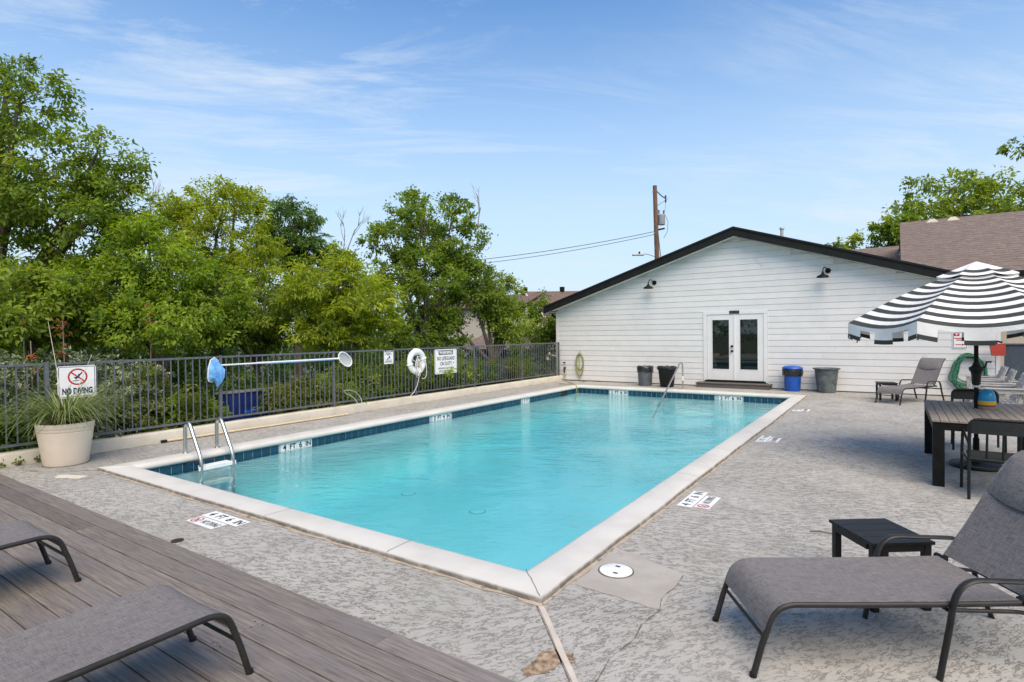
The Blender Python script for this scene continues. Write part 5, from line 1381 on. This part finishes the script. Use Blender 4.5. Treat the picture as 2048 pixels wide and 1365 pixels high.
MB().tube([(-5.47,17.6,.0), (-5.47,17.6,.62)]+arc((-5.47,17.6,.66), (-5.47,17.59,.83), (-5.47,17.44,.82), 6)+arc((-5.47,17.40,.82), (-5.47,17.27,.81), (-5.465,17.20,.74), 5)+[(-5.46,15.55,-.19), (-5.455,14.9,-.56)], .024, 10).build('rail', M['steel'], t_)
MB().tube([(-5.47,17.6,.26), (-5.47,17.6,.40)], .0265, 10).build('white_tape', M['white_plastic'], t_)
MB().lathe([(.05,0),(.05,.008),(.03,.014)], (-5.47,17.6,.001), 14).build('flange', M['steel'], t_)
t_ = thing('round_lid', 'round white plastic lid set flush in the concrete by the near corner', 'lid', (-1.735, 3.93, 0))
lathe_part('cover', [(.0,.003),(.122,.003),(.122,.010),(.116,.013),(.0,.013)], M['white_plastic'], t_, 36, False)
MB().lathe([(.124,.003),(.134,.003),(.134,.0065),(.124,.0065)], (0,0,0), 36, cap=False).build('rim', M['crack'], t_, True)
for a in (R(100), R(-70)):
    MB().box(.062*math.cos(a)-.018, .062*math.cos(a)+.018, .062*math.sin(a)-.011, .062*math.sin(a)+.011, .0125, .0142).build('finger_hole', M['mark_black'], t_, True)
t_ = thing('floor_drain', 'small rusty oval drain grate in the concrete by the wooden deck', 'drain', (-5.24, 2.45, 0))
lathe_part('rim', [(.045,.003),(.052,.003),(.052,.007),(.045,.007)], M['rust'], t_, 20, False)
MB().lathe([(.0,.0032),(.046,.0032)], (0,0,0), 20, cap=False).build('hole', M['mark_black'], t_, True)
for k_ in range(-3, 4): MB().box(-.042, .042, k_*.012-.003, k_*.012+.003, .004, .0062).build('grate_bar', M['rust'], t_, True)

def floor_mark(label, o_, right, up, depth, faded=False):
    """row of depth tiles and below it the no diving row; o_ = centre of the upper row"""
    o_ = Vector((*o_, .004)); rv, uv_ = Vector((*right, 0)), Vector((*up, 0))
    t_ = thing('floor_marker', label, 'marker', (o_.x, o_.y, 0), 0, 'depth markers on the concrete')
    def rect(name, cx, cy, hw, hh, mat, z=.0, par=None):
        b = MB(); c_ = o_+rv*cx+uv_*cy
        vs = [c_+rv*sx*hw+uv_*sy*hh+Vector((0,0,zz+z)) for zz in (0, .002) for sx, sy in ((-1,-1),(1,-1),(1,1),(-1,1))]
        b.add(vs, [(0,1,2,3),(4,5,6,7),(0,1,5,4),(1,2,6,5),(2,3,7,6),(3,0,4,7)])
        return b.build(name, mat, par or t_)
    words = depth.split(' ')
    for k_, wd_ in enumerate(words):
        pl = rect('plate', (k_-(len(words)-1)/2)*.157, 0, .0783, .077, M['mark_white'])
        text(wd_, .125, M['mark_black'], pl, o_+rv*((k_-(len(words)-1)/2)*.157)+Vector((0,0,.0028)), rv, uv_, sx=.9 if len(wd_) > 1 else 1.0, bold=.003, depth=.0003)
    x0 = -(len(words)-1)/2*.157
    pl = rect('plate', x0+.09-.06, -.165, .0783, .077, M['mark_pink'])
    c_ = o_+rv*(x0+.03)+uv_*-.165+Vector((0,0,.0030))
    n_ = 26; b = MB()
    b.add([c_+rv*r_q*math.cos(2*math.pi*k_/n_)+uv_*r_q*math.sin(2*math.pi*k_/n_) for r_q in (.060, .049) for k_ in range(n_)], [(k_, (k_+1) % n_, n_+(k_+1) % n_, n_+k_) for k_ in range(n_)])
    b.add([c_+rv*q[0]+uv_*q[1]+Vector((0,0,.0003)) for q in ((-.042,.032),(-.032,.042),(.042,-.032),(.032,-.042))], [(0,1,2,3)])
    b.build('prohibition_ring', M['mark_red'], pl)
    b = MB()
    for (p0, p1, w_) in (((-.022,-.02),(.012,.012),.012), ((.012,.012),(.03,.016),.008), ((-.03,-.026),(.01,-.03),.006)):
        p0, p1 = Vector(p0), Vector(p1); d = (p1-p0).normalized(); n2 = Vector((-d.y, d.x))*w_/2
        b.add([c_+rv*q.x+uv_*q.y for q in (p0+n2, p1+n2, p1-n2, p0-n2)], [(0,1,2,3)])
    b.build('diver_figure', M['mark_black'], pl)
    pl = rect('plate', x0+.03+.0783+.158, -.165, .157, .077, M['mark_white'])
    text('NO DIVING', .105, M['mark_black'], pl, o_+rv*(x0+.03+.0783+.158)+uv_*-.165+Vector((0,0,.0028)), rv, uv_, sx=.50, bold=.002, depth=.0003)
    return t_
floor_mark('four foot six depth marker on the concrete beside the near pool edge', (-5.46, 3.005), (1,0), (0,1), '4 FT 6 IN')
floor_mark('four foot six depth marker on the right, nearest of the right hand markers', (-1.785, 6.07), (0,1), (-1,0), '4 FT 6 IN')
floor_mark('three foot four depth marker on the right, middle of the right hand markers', (-1.785, 10.05), (0,1), (-1,0), '3 FT 4 IN')
floor_mark('three foot depth marker on the right, farthest from the camera', (-1.80, 13.95), (0,1), (-1,0), '3 FT')
tag(MB().tube([(-.62,5.62,.01),(-.55,5.66,.014),(-.46,5.65,.012),(-.40,5.68,.01)], [.007,.008,.006,.003], 5).build('twig', M['dead_wood']), 'short dry twig lying on the concrete near the side table', 'twig')

# ------------------------------------------------------------------ loungers
def make_lounger(name, label, group):
    t_ = thing(name, label, 'sun lounger', (0,0,0), 0, group)
    HWD = .285; fm = M['frame_metal']
    prof = [(0,.0), (.045,.16), (.088,.285)]+[(q.x, q.y) for q in [Vector((p_[0], p_[1])) for p_ in arc((.092,.295,0), (.125,.378,0), (.235,.376,0), 7)]]+[(.6,.374), (1.0,.376), (1.40,.382)]
    for s_ in (-1, 1):
        MB().tube([(u, s_*HWD, z) for u, z in prof], .0165, 10).build('side_rail', fm, t_, True)
        MB().lathe([(.019,0),(.019,.02)], (0, s_*HWD, .0), 10).build('foot_cap', M['black_plastic'], t_, True)
        w_ = s_*(HWD+.03)
        pts = [(.935,w_,.0), (.985,w_,.26)]+[tuple(q) for q in arc((1.005,w_,.385), (1.03,w_,.512), (1.14,w_,.512), 6)]+[(1.30,w_,.505), (1.45,w_,.500)]+[tuple(q) for q in arc((1.47,w_,.498), (1.55,w_,.49), (1.585,w_,.36), 5)]+[(1.63,w_,.20), (1.715,w_,.0)]
        b = MB()
        b.tube(pts, .021, 8, flat=.55, up=(1,0,0)); b.build('armrest', fm, t_, True)
        MB().tube([(1.385, s_*(HWD-.03), .386), (1.385, s_*(HWD+.045), .386)], .019, 10).build('hinge_knob', M['black_plastic'], t_, True)
        MB().tube([(1.0, s_*HWD, .345), (1.35, s_*HWD, .335), (1.60, s_*(HWD+.012), .30)], .011, 8).build('brace', fm, t_, True)
        bp = [(1.385,.386), (1.53,.592), (1.66,.80)]+[(q[0], q[1]) for q in arc((1.72,.895,0), (1.79,1.01,0), (1.87,1.035,0), 5)]
        MB().tube([(u, s_*(HWD-.018), z) for u, z in bp], .015, 8).build('back_rail', fm, t_, True)
    MB().tube([(.062, -HWD, .20), (.062, HWD, .20)], .010, 8).build('crossbar', fm, t_, True)
    MB().tube([(1.0, -HWD, .345), (1.0, HWD, .345)], .010, 8).build('crossbar', fm, t_, True)
    MB().tube([(1.60, -HWD, .30), (1.60, HWD, .30)], .010, 8).build('crossbar', fm, t_, True)
    MB().tube([(1.53, -HWD+.03, .585), (1.60, 0, .31), (1.53, HWD-.03, .585)], .009, 6).build('back_prop', fm, t_, True)
    def sheet(pf, wid, sag_, nz=10, off=.017, th=.006):
        b = MB(); vs = []
        P2 = [Vector((q[0], q[1])) for q in pf]; n = len(P2)
        for sd_ in (0, 1):
            for i, q in enumerate(P2):
                d = (P2[min(i+1, n-1)]-P2[max(i-1, 0)]).normalized(); nn = Vector((-d.y, d.x))
                for k_ in range(nz+1):
                    v_ = -1+2*k_/nz; sg_ = sag_*(1-v_*v_)*math.sin(math.pi*min(max((i+.3)/n, 0), 1))
                    p_ = q+nn*(off-sg_-sd_*th); vs.append((p_.x, v_*wid, p_.y))
        m_ = nz+1; o2 = n*m_; fs = []
        for i in range(n-1):
            for k_ in range(nz):
                a_ = i*m_+k_; fs.append((a_, a_+1, a_+m_+1, a_+m_)); fs.append((o2+a_, o2+a_+m_, o2+a_+m_+1, o2+a_+1))
        for i in range(n-1):
            for k_ in (0, nz): a_ = i*m_+k_; fs.append((a_, a_+m_, o2+a_+m_, o2+a_))
        for k_ in range(nz):
            for i in (0, n-1): a_ = i*m_+k_; fs.append((a_, a_+1, o2+a_+1, o2+a_))
        return b.add(vs, fs, 0, True)
    def dense(pf, n): 
        out_ = []
        for i in range(len(pf)-1):
            for k_ in range(n): u = k_/n; out_.append((pf[i][0]*(1-u)+pf[i+1][0]*u, pf[i][1]*(1-u)+pf[i+1][1]*u))
        return out_+[pf[-1]]
    sp = [q for q in prof if q[1] > .22][:]
    sp = [(.072,.24)]+[q for q in sp]; sp[-1] = (1.36,.382)
    sheet(sp[:-4]+dense(sp[-4:], 4), HWD+.004, .012).build('seat_sling', M['sling'], t_, True)
    sheet(dense([(1.40,.405)]+bp[1:], 3), HWD-.012, .02).build('back_sling', M['sling'], t_, True)
    # head pad bulging at the top of the back
    b = MB(); vs = []; n = 10; mm = 12
    for i in range(n+1):
        u = i/n; c0 = Vector((1.655,.80)).lerp(Vector((1.80,1.005)), u); nn = Vector((-.80,.60))
        for k_ in range(mm+1):
            v_ = -1+2*k_/mm; bul = .032*math.sin(math.pi*u)**.6*(1-abs(v_)**4); lo = -.05*(1-v_*v_)*(1-u)
            p_ = c0+nn*(.014+bul)+Vector((.56,.83))*lo; vs.append((p_.x, v_*(HWD-.016), p_.y))
    b.add(vs, [(i*(mm+1)+k_, i*(mm+1)+k_+1, (i+1)*(mm+1)+k_+1, (i+1)*(mm+1)+k_) for i in range(n) for k_ in range(mm)], 0, True)
    b.build('head_pad', M['sling'], t_, True)
    return t_
GL = 'grey sling sun loungers'
L1 = make_lounger('sun_lounger', 'grey sling lounger in the right foreground on the concrete, back raised', GL)
L1.location = (-.765, 3.347, 0); L1.rotation_euler = (0, 0, R(33))
dup(L1, (-3.045, 1.63, DZ), R(-90), 'grey lounger foot end on wooden deck, the nearer to the frame bottom', GL)
dup(L1, (-5.125, 1.585, DZ), R(-90), 'grey lounger foot end on wooden deck at the far left edge', GL)
dup(L1, (-.13, 16.23, 0), R(59), 'grey sling lounger standing by the white wall, seen whole', GL)

# side tables
def make_side_table(label, group):
    t_ = thing('side_table', label, 'side table', (0,0,0), 0, group)
    m_ = M['black_plastic']; hw, hl = .205, .235
    for k_ in range(4):
        w_ = 2*hl/4; MB().box(-hw, hw, -hl+k_*w_+.003, -hl+(k_+1)*w_-.003, .428, .448, bev=.003).build('slat', m_, t_, True)
    for sx in (-1, 1):
        for sy in (-1, 1): MB().box(sx*(hw-.035)-.022, sx*(hw-.035)+.022, sy*(hl-.04)-.022, sy*(hl-.04)+.022, 0, .427, bev=.004).build('leg', m_, t_, True)
    for sx in (-1, 1): MB().box(sx*(hw-.02)-.012, sx*(hw-.02)+.012, -hl+.07, hl-.07, .385, .427).build('apron', m_, t_, True)
    for sy in (-1, 1): MB().box(-hw+.07, hw-.07, sy*(hl-.025)-.012, sy*(hl-.025)+.012, .385, .427).build('apron', m_, t_, True)
    return t_
ST = make_side_table('black slatted side table beside the foreground lounger', 'black slatted side tables')
ST.location = (-.085, 4.51, 0); ST.rotation_euler = (0, 0, R(36))
dup(ST, (-.16, 17.15, 0), R(12), 'black slatted side table beside the lounger at the white wall', 'black slatted side tables')

# ------------------------------------------------------------------ dining table, umbrella, chairs, candle
TX0, TX1, TY0, TY1, TZ = .355, 1.50, 8.0, 10.17, .76
t_ = thing('dining_table', 'outdoor table with weathered wood slats and thick black legs', 'table', ((TX0+TX1)/2, 9.1, 0))
nsl = 14; sw = (TX1-TX0)/nsl; hole = (.88, 9.40)
for k_ in range(nsl):
    a, c = TX0+k_*sw+.0025, TX0+(k_+1)*sw-.0025
    o = MB().box(-(c-a)/2, (c-a)/2, -(TY1-TY0)/2, (TY1-TY0)/2, -.024, 0, bev=.003).build('table_slat', M['table_wood'], t_, True)
    o.location = ((a+c)/2-(TX0+TX1)/2, (TY0+TY1)/2-9.1, TZ)
for sx, sy in ((TX0+.065, TY0+.07), (TX1-.065, TY0+.07), (TX0+.065, TY1-.07), (TX1-.065, TY1-.07)):
    MB().box(sx-.055, sx+.055, sy-.055, sy+.055, 0, TZ-.026, bev=.004).build('leg', M['black_metal'], t_)
for (a, b_, c, d) in ((TX0+.12, TX1-.12, TY0+.015, TY0+.045), (TX0+.12, TX1-.12, TY1-.045, TY1-.015), (TX0+.01, TX0+.04, TY0+.125, TY1-.125), (TX1-.04, TX1-.01, TY0+.125, TY1-.125)):
    MB().box(a, b_, c, d, TZ-.115, TZ-.026, bev=.003).build('apron', M['black_metal'], t_)

UX, UY = hole
um = thing('umbrella', 'black and white striped market umbrella standing through the table', 'umbrella', (UX, UY, 0))
MB().tube([(0,0,.05), (0,0,2.60)], .024, 14).build('pole', M['black_metal'], um, True)
MB().lathe([(.0,0),(.28,0),(.29,.02),(.27,.05),(.10,.065),(.05,.09),(.05,.12),(.0,.12)], (0,0,.0), 28, cap=False).build('base', M['black_plastic'], um, True)
MB().lathe([(.034,.11),(.034,.35),(.036,.36),(.028,.38)], (0,0,0), 14).build('base_sleeve', M['black_metal'], um, True)
MB().lathe([(.026,1.06),(.045,1.07),(.052,1.20),(.06,1.235),(.075,1.25),(.078,1.285),(.045,1.31),(.026,1.36)], (0,0,0), 16).build('crank_box', M['black_plastic'], um, True)
MB().tube([(.05,-.01,1.27), (.09,-.02,1.30), (.10,-.02,1.36), (.15,-.03,1.365)], .012, 7).build('crank_handle', M['black_plastic'], um, True)
MB().lathe([(.028,1.03),(.04,1.035),(.04,1.055),(.028,1.06)], (0,0,0), 14).build('collar', M['white_plastic'], um, True)
A0 = R(18.5); RU = 1.47; ZA, ZR = 2.60, 1.885
def ribz(s_): return ZA-(ZA-ZR)*s_-.05*math.sin(math.pi*s_)*-1
def canopy_pt(sec, v_, s_):
    """sec: panel; v_ 0..1 across it; s_ 0..1 from apex to rim"""
    a, c = A0+R(45)*sec, A0+R(45)*(sec+1)
    p0, p1 = Vector((math.cos(a), math.sin(a))), Vector((math.cos(c), math.sin(c)))
    q = p0.lerp(p1, v_)*RU*s_; bow = 4*v_*(1-v_)
    q = q*(1-.035*bow*s_)
    return Vector((q.x, q.y, ribz(s_)-.085*bow*s_))
NST = 18
for sec in range(8):
    b = MB(); nv = 8
    for j in range(NST):
        s0, s1 = .16+.84*j/NST, .16+.84*(j+1)/NST
        for k_ in range(nv):
            v0, v1 = k_/nv, (k_+1)/nv
            b.add([canopy_pt(sec,v0,s0), canopy_pt(sec,v1,s0), canopy_pt(sec,v1,s1), canopy_pt(sec,v0,s1)], [(0,1,2,3)], 1 if (NST-1-j) % 2 == 0 else 0, True)
    b.build('canopy_panel', [M['umbrella_white'], M['umbrella_black']], um, True, False)
    b = MB()                                                # valance with square cut flaps
    for k_ in range(24):
        v0, v1 = k_/24, (k_+1)/24; vm = (v0+v1)/2
        flap = (vm < .16) or (.38 < vm < .63) or (vm > .86)
        for (h0, h1, mi) in ((0, .075, 0), (.075, .145, 0), (.145, .20, 1)):
            if not flap and h0 > .05: continue
            hh1 = h1 if flap else .055
            P_ = [canopy_pt(sec,v0,1.0), canopy_pt(sec,v1,1.0)]
            outw = [Vector((q.x, q.y, 0)).normalized()*.012*math.sin(vv*9+sec*1.3) for q, vv in zip(P_, (v0, v1))]
            b.add([P_[0]-Vector((0,0,h0))+outw[0]*h0*8, P_[1]-Vector((0,0,h0))+outw[1]*h0*8, P_[1]-Vector((0,0,hh1))+outw[1]*hh1*8, P_[0]-Vector((0,0,hh1))+outw[0]*hh1*8], [(0,1,2,3)], mi)
    b.build('valance', [M['umbrella_white'], M['umbrella_black']], um, True)
    b = MB()                                                # vent cap
    for j, (s0, s1) in enumerate(((.0, .10), (.10, .19), (.19, .25), (.25, .30))):
        for k_ in range(6):
            v0, v1 = k_/6, (k_+1)/6
            P_ = [canopy_pt(sec,v0,s0), canopy_pt(sec,v1,s0), canopy_pt(sec,v1,s1), canopy_pt(sec,v0,s1)]
            lift = Vector((0,0,.055))
            b.add([q+lift+Vector((0,0,-.03*s_)) for q, s_ in zip(P_, (s0,s0,s1,s1))], [(0,1,2,3)], (0,0,1,0)[j], True)
    b.build('vent_cap', [M['umbrella_white'], M['umbrella_black']], um, True, False)
    a = A0+R(45)*sec; d = Vector((math.cos(a), math.sin(a), 0))
    MB().tube([Vector((0,0,ZA-.03))]+[d*RU*s_+Vector((0,0,ribz(s_)-.018)) for s_ in (.25,.5,.75,.985)], .008, 6).build('rib', M['black_metal'], um, True)
    MB().tube([Vector((0,0,2.02)), d*RU*.52+Vector((0,0,ribz(.52)-.022))], .007, 6).build('strut', M['black_metal'], um, True)
    MB().lathe([(.012,-.03),(.014,0),(.010,.02)], d*RU*.99+Vector((0,0,ribz(.99)-.20)), 8).build('rib_tip', M['lid_grey'], um, True)
MB().lathe([(.03,-.05),(.045,-.03),(.045,.03),(.028,.05)], (0,0,2.02), 14).build('runner', M['black_plastic'], um, True)

def make_chair(label, group):
    """faces +Y locally; origin under the seat centre"""
    t_ = thing('dining_chair', label, 'chair', (0,0,0), 0, group)
    m_ = M['chair_black']; hw = .275
    for s_ in (-1, 1):
        MB().tube([(s_*hw,-.285,0), (s_*hw*.99,-.27,.44), (s_*hw*.985,-.285,.62), (s_*hw*.985,-.30,.72)], .015, 8).build('leg', m_, t_, True)
        MB().tube([(s_*(hw+.02),.25,0), (s_*(hw+.015),.245,.45), (s_*(hw+.01),.235,.62)], .015, 8).build('leg', m_, t_, True)
        MB().tube([(s_*(hw+.01),.235,.615)]+[tuple(q) for q in arc((s_*(hw+.01),.225,.65), (s_*(hw+.01),.20,.685), (s_*(hw+.01),.12,.66), 5)]+[(s_*(hw),-.10,.60), (s_*(hw),-.285,.585)], .018, 8, flat=.7).build('arm', m_, t_, True)
        MB().tube([(s_*hw*.99,-.27,.40), (s_*(hw+.015),.245,.40)], .012, 8).build('side_rail', m_, t_, True)
    arch = [(-hw*.985,-.29,.66)]+[tuple(q) for q in arc((-hw*.985,-.30,.76), (-hw*.985,-.31,.845), (-hw*.70,-.315,.848), 6)]+[(0,-.33,.85)]+[tuple(q) for q in arc((hw*.70,-.315,.848), (hw*.985,-.31,.845), (hw*.985,-.30,.76), 6)]+[(hw*.985,-.29,.66)]
    MB().tube(arch, .017, 8).build('back_frame', m_, t_, True)
    b = MB(); n = 12
    for (z0, z1, y0, y1, hw2) in ((.70, .835, -.297, -.315, .262),):
        vs = []
        for i in range(n+1):
            v_ = -1+2*i/n; bw_ = -.025*(1-v_*v_)
            for z_, yy in ((z0, y0), ((z0+z1)/2, (y0+y1)/2), (z1, y1)): vs.append((v_*hw2, yy+bw_+.012, z_)); vs.append((v_*hw2, yy+bw_-.012, z_))
        for i in range(n):
            a_ = i*6
            fs = [(a_, a_+6, a_+8, a_+2), (a_+2, a_+8, a_+10, a_+4), (a_+1, a_+3, a_+9, a_+7), (a_+3, a_+5, a_+11, a_+9), (a_, a_+1, a_+7, a_+6), (a_+4, a_+10, a_+11, a_+5)]
            for f_3 in fs: pass
            b.add([], [], 0)
            b.f += [list(q) for q in fs]; b.mi += [0]*6; b.sm += [True]*6
        b.v = [tuple(q) for q in vs]
    b.build('back_band', M['chair_rope'], t_, True)
    for x in (-.13, .0, .13): MB().tube([(x,-.275,.44), (x,-.295,.58), (x,-.318,.71)], .011, 8).build('spindle', m_, t_, True)
    MB().tube([(-hw,-.272,.43), (0,-.285,.425), (hw,-.272,.43)], .014, 8).build('back_rail', m_, t_, True)
    MB().box(-hw+.02, hw-.02, -.262, .245, .395, .435, bev=.012).build('seat', M['chair_rope'], t_, True)
    MB().tube([(-hw,-.275,.345), (0,-.285,.335), (hw,-.275,.345)], .008, 6).build('stretcher', m_, t_, True)
    return t_
CH = make_chair('black woven back chair at the near end of the wooden table', 'black dining chairs at the wooden table')
CH.location = (.925, 7.865, 0)
dup(CH, (1.02, 10.80, 0), R(180), 'black woven back chair at the far end of the wooden table', 'black dining chairs at the wooden table')
dup(CH, (1.72, 8.75, 0), R(90), 'black woven back chair on the right side of the wooden table', 'black dining chairs at the wooden table')

t_ = thing('dome_candle', 'blue domed candle holder with yellow band on the wooden table', 'candle holder', (.985, 9.40, TZ))
lathe_part('dome', [(.094,.105),(.094,.13),(.090,.17),(.078,.21),(.055,.24),(.025,.254),(.0,.256)], M['candle_blue'], t_, 24, False)
lathe_part('yellow_band', [(.095,.055),(.096,.06),(.096,.10),(.095,.105)], M['candle_yellow'], t_, 24, False)
lathe_part('brown_band', [(.094,.035),(.095,.037),(.095,.053),(.094,.055)], M['candle_dark'], t_, 24, False)
lathe_part('base', [(.0,.0),(.090,.0),(.096,.008),(.094,.035)], M['candle_pink'], t_, 24, False)

# grey slatted armchairs in a row by the screen fence
def make_slat_chair(label, group):
    """faces -X locally; origin at the front middle on the ground"""
    t_ = thing('slatted_armchair', label, 'armchair', (0,0,0), 0, group)
    m_ = M['grey_wood']; hw = .37
    for s_ in (-1, 1):
        MB().box(-.02, .80, s_*hw-.055, s_*hw+.055, .60, .625, bev=.004).build('arm', m_, t_, True)
        MB().box(.0, .07, s_*hw-.03, s_*hw+.03, 0, .598, bev=.004).build('leg', m_, t_, True)
        MB().box(.68, .75, s_*hw-.03, s_*hw+.03, 0, .598, bev=.004).build('leg', m_, t_, True)
        MB().box(.072, .678, s_*hw-.018, s_*hw+.018, .52, .59).build('arm_rail', m_, t_, True)
        MB().box(.072, .678, s_*hw-.018, s_*hw+.018, .24, .32).build('seat_rail', m_, t_, True)
    for k_ in range(6): MB().box(.02+k_*.075, .02+k_*.075+.056, -hw+.04, hw-.04, .325, .343, bev=.003).build('seat_slat', m_, t_, True)
    d = Vector((.36, 0, .93)).normalized()
    for k_ in range(6):
        c_ = Vector((.46, 0, .38))+d*(.03+k_*.092)
        b = MB().box(-.010, .010, -hw+.05, hw-.05, -.034, .034, bev=.002); a = math.atan2(d.x, d.z)
        b.v = [(c_.x+p_[0]*math.cos(a)+p_[2]*math.sin(a), p_[1], c_.z-p_[0]*math.sin(a)+p_[2]*math.cos(a)) for p_ in b.v]
        b.build('back_slat', m_, t_, True)
    for yy in (-hw+.06, -.12, .12, hw-.06):
        MB().tube([Vector((.482, yy, .33)), Vector((.482, yy, .38))+d*.55], .022, 4).build('back_post', m_, t_, True)
    return t_
GA = 'grey slatted armchairs in a row'
SC = make_slat_chair('grey slatted armchair farthest back, against the white wall end', GA)
SC.location = (1.48, 17.4, 0)
dup(SC, (1.46, 16.1, 0), R(-2), 'grey slatted armchair in the middle of the row of three', GA)
dup(SC, (1.48, 14.75, 0), R(1), 'grey slatted armchair nearest the table in the row', GA)

# last: nothing left at world origin without a role
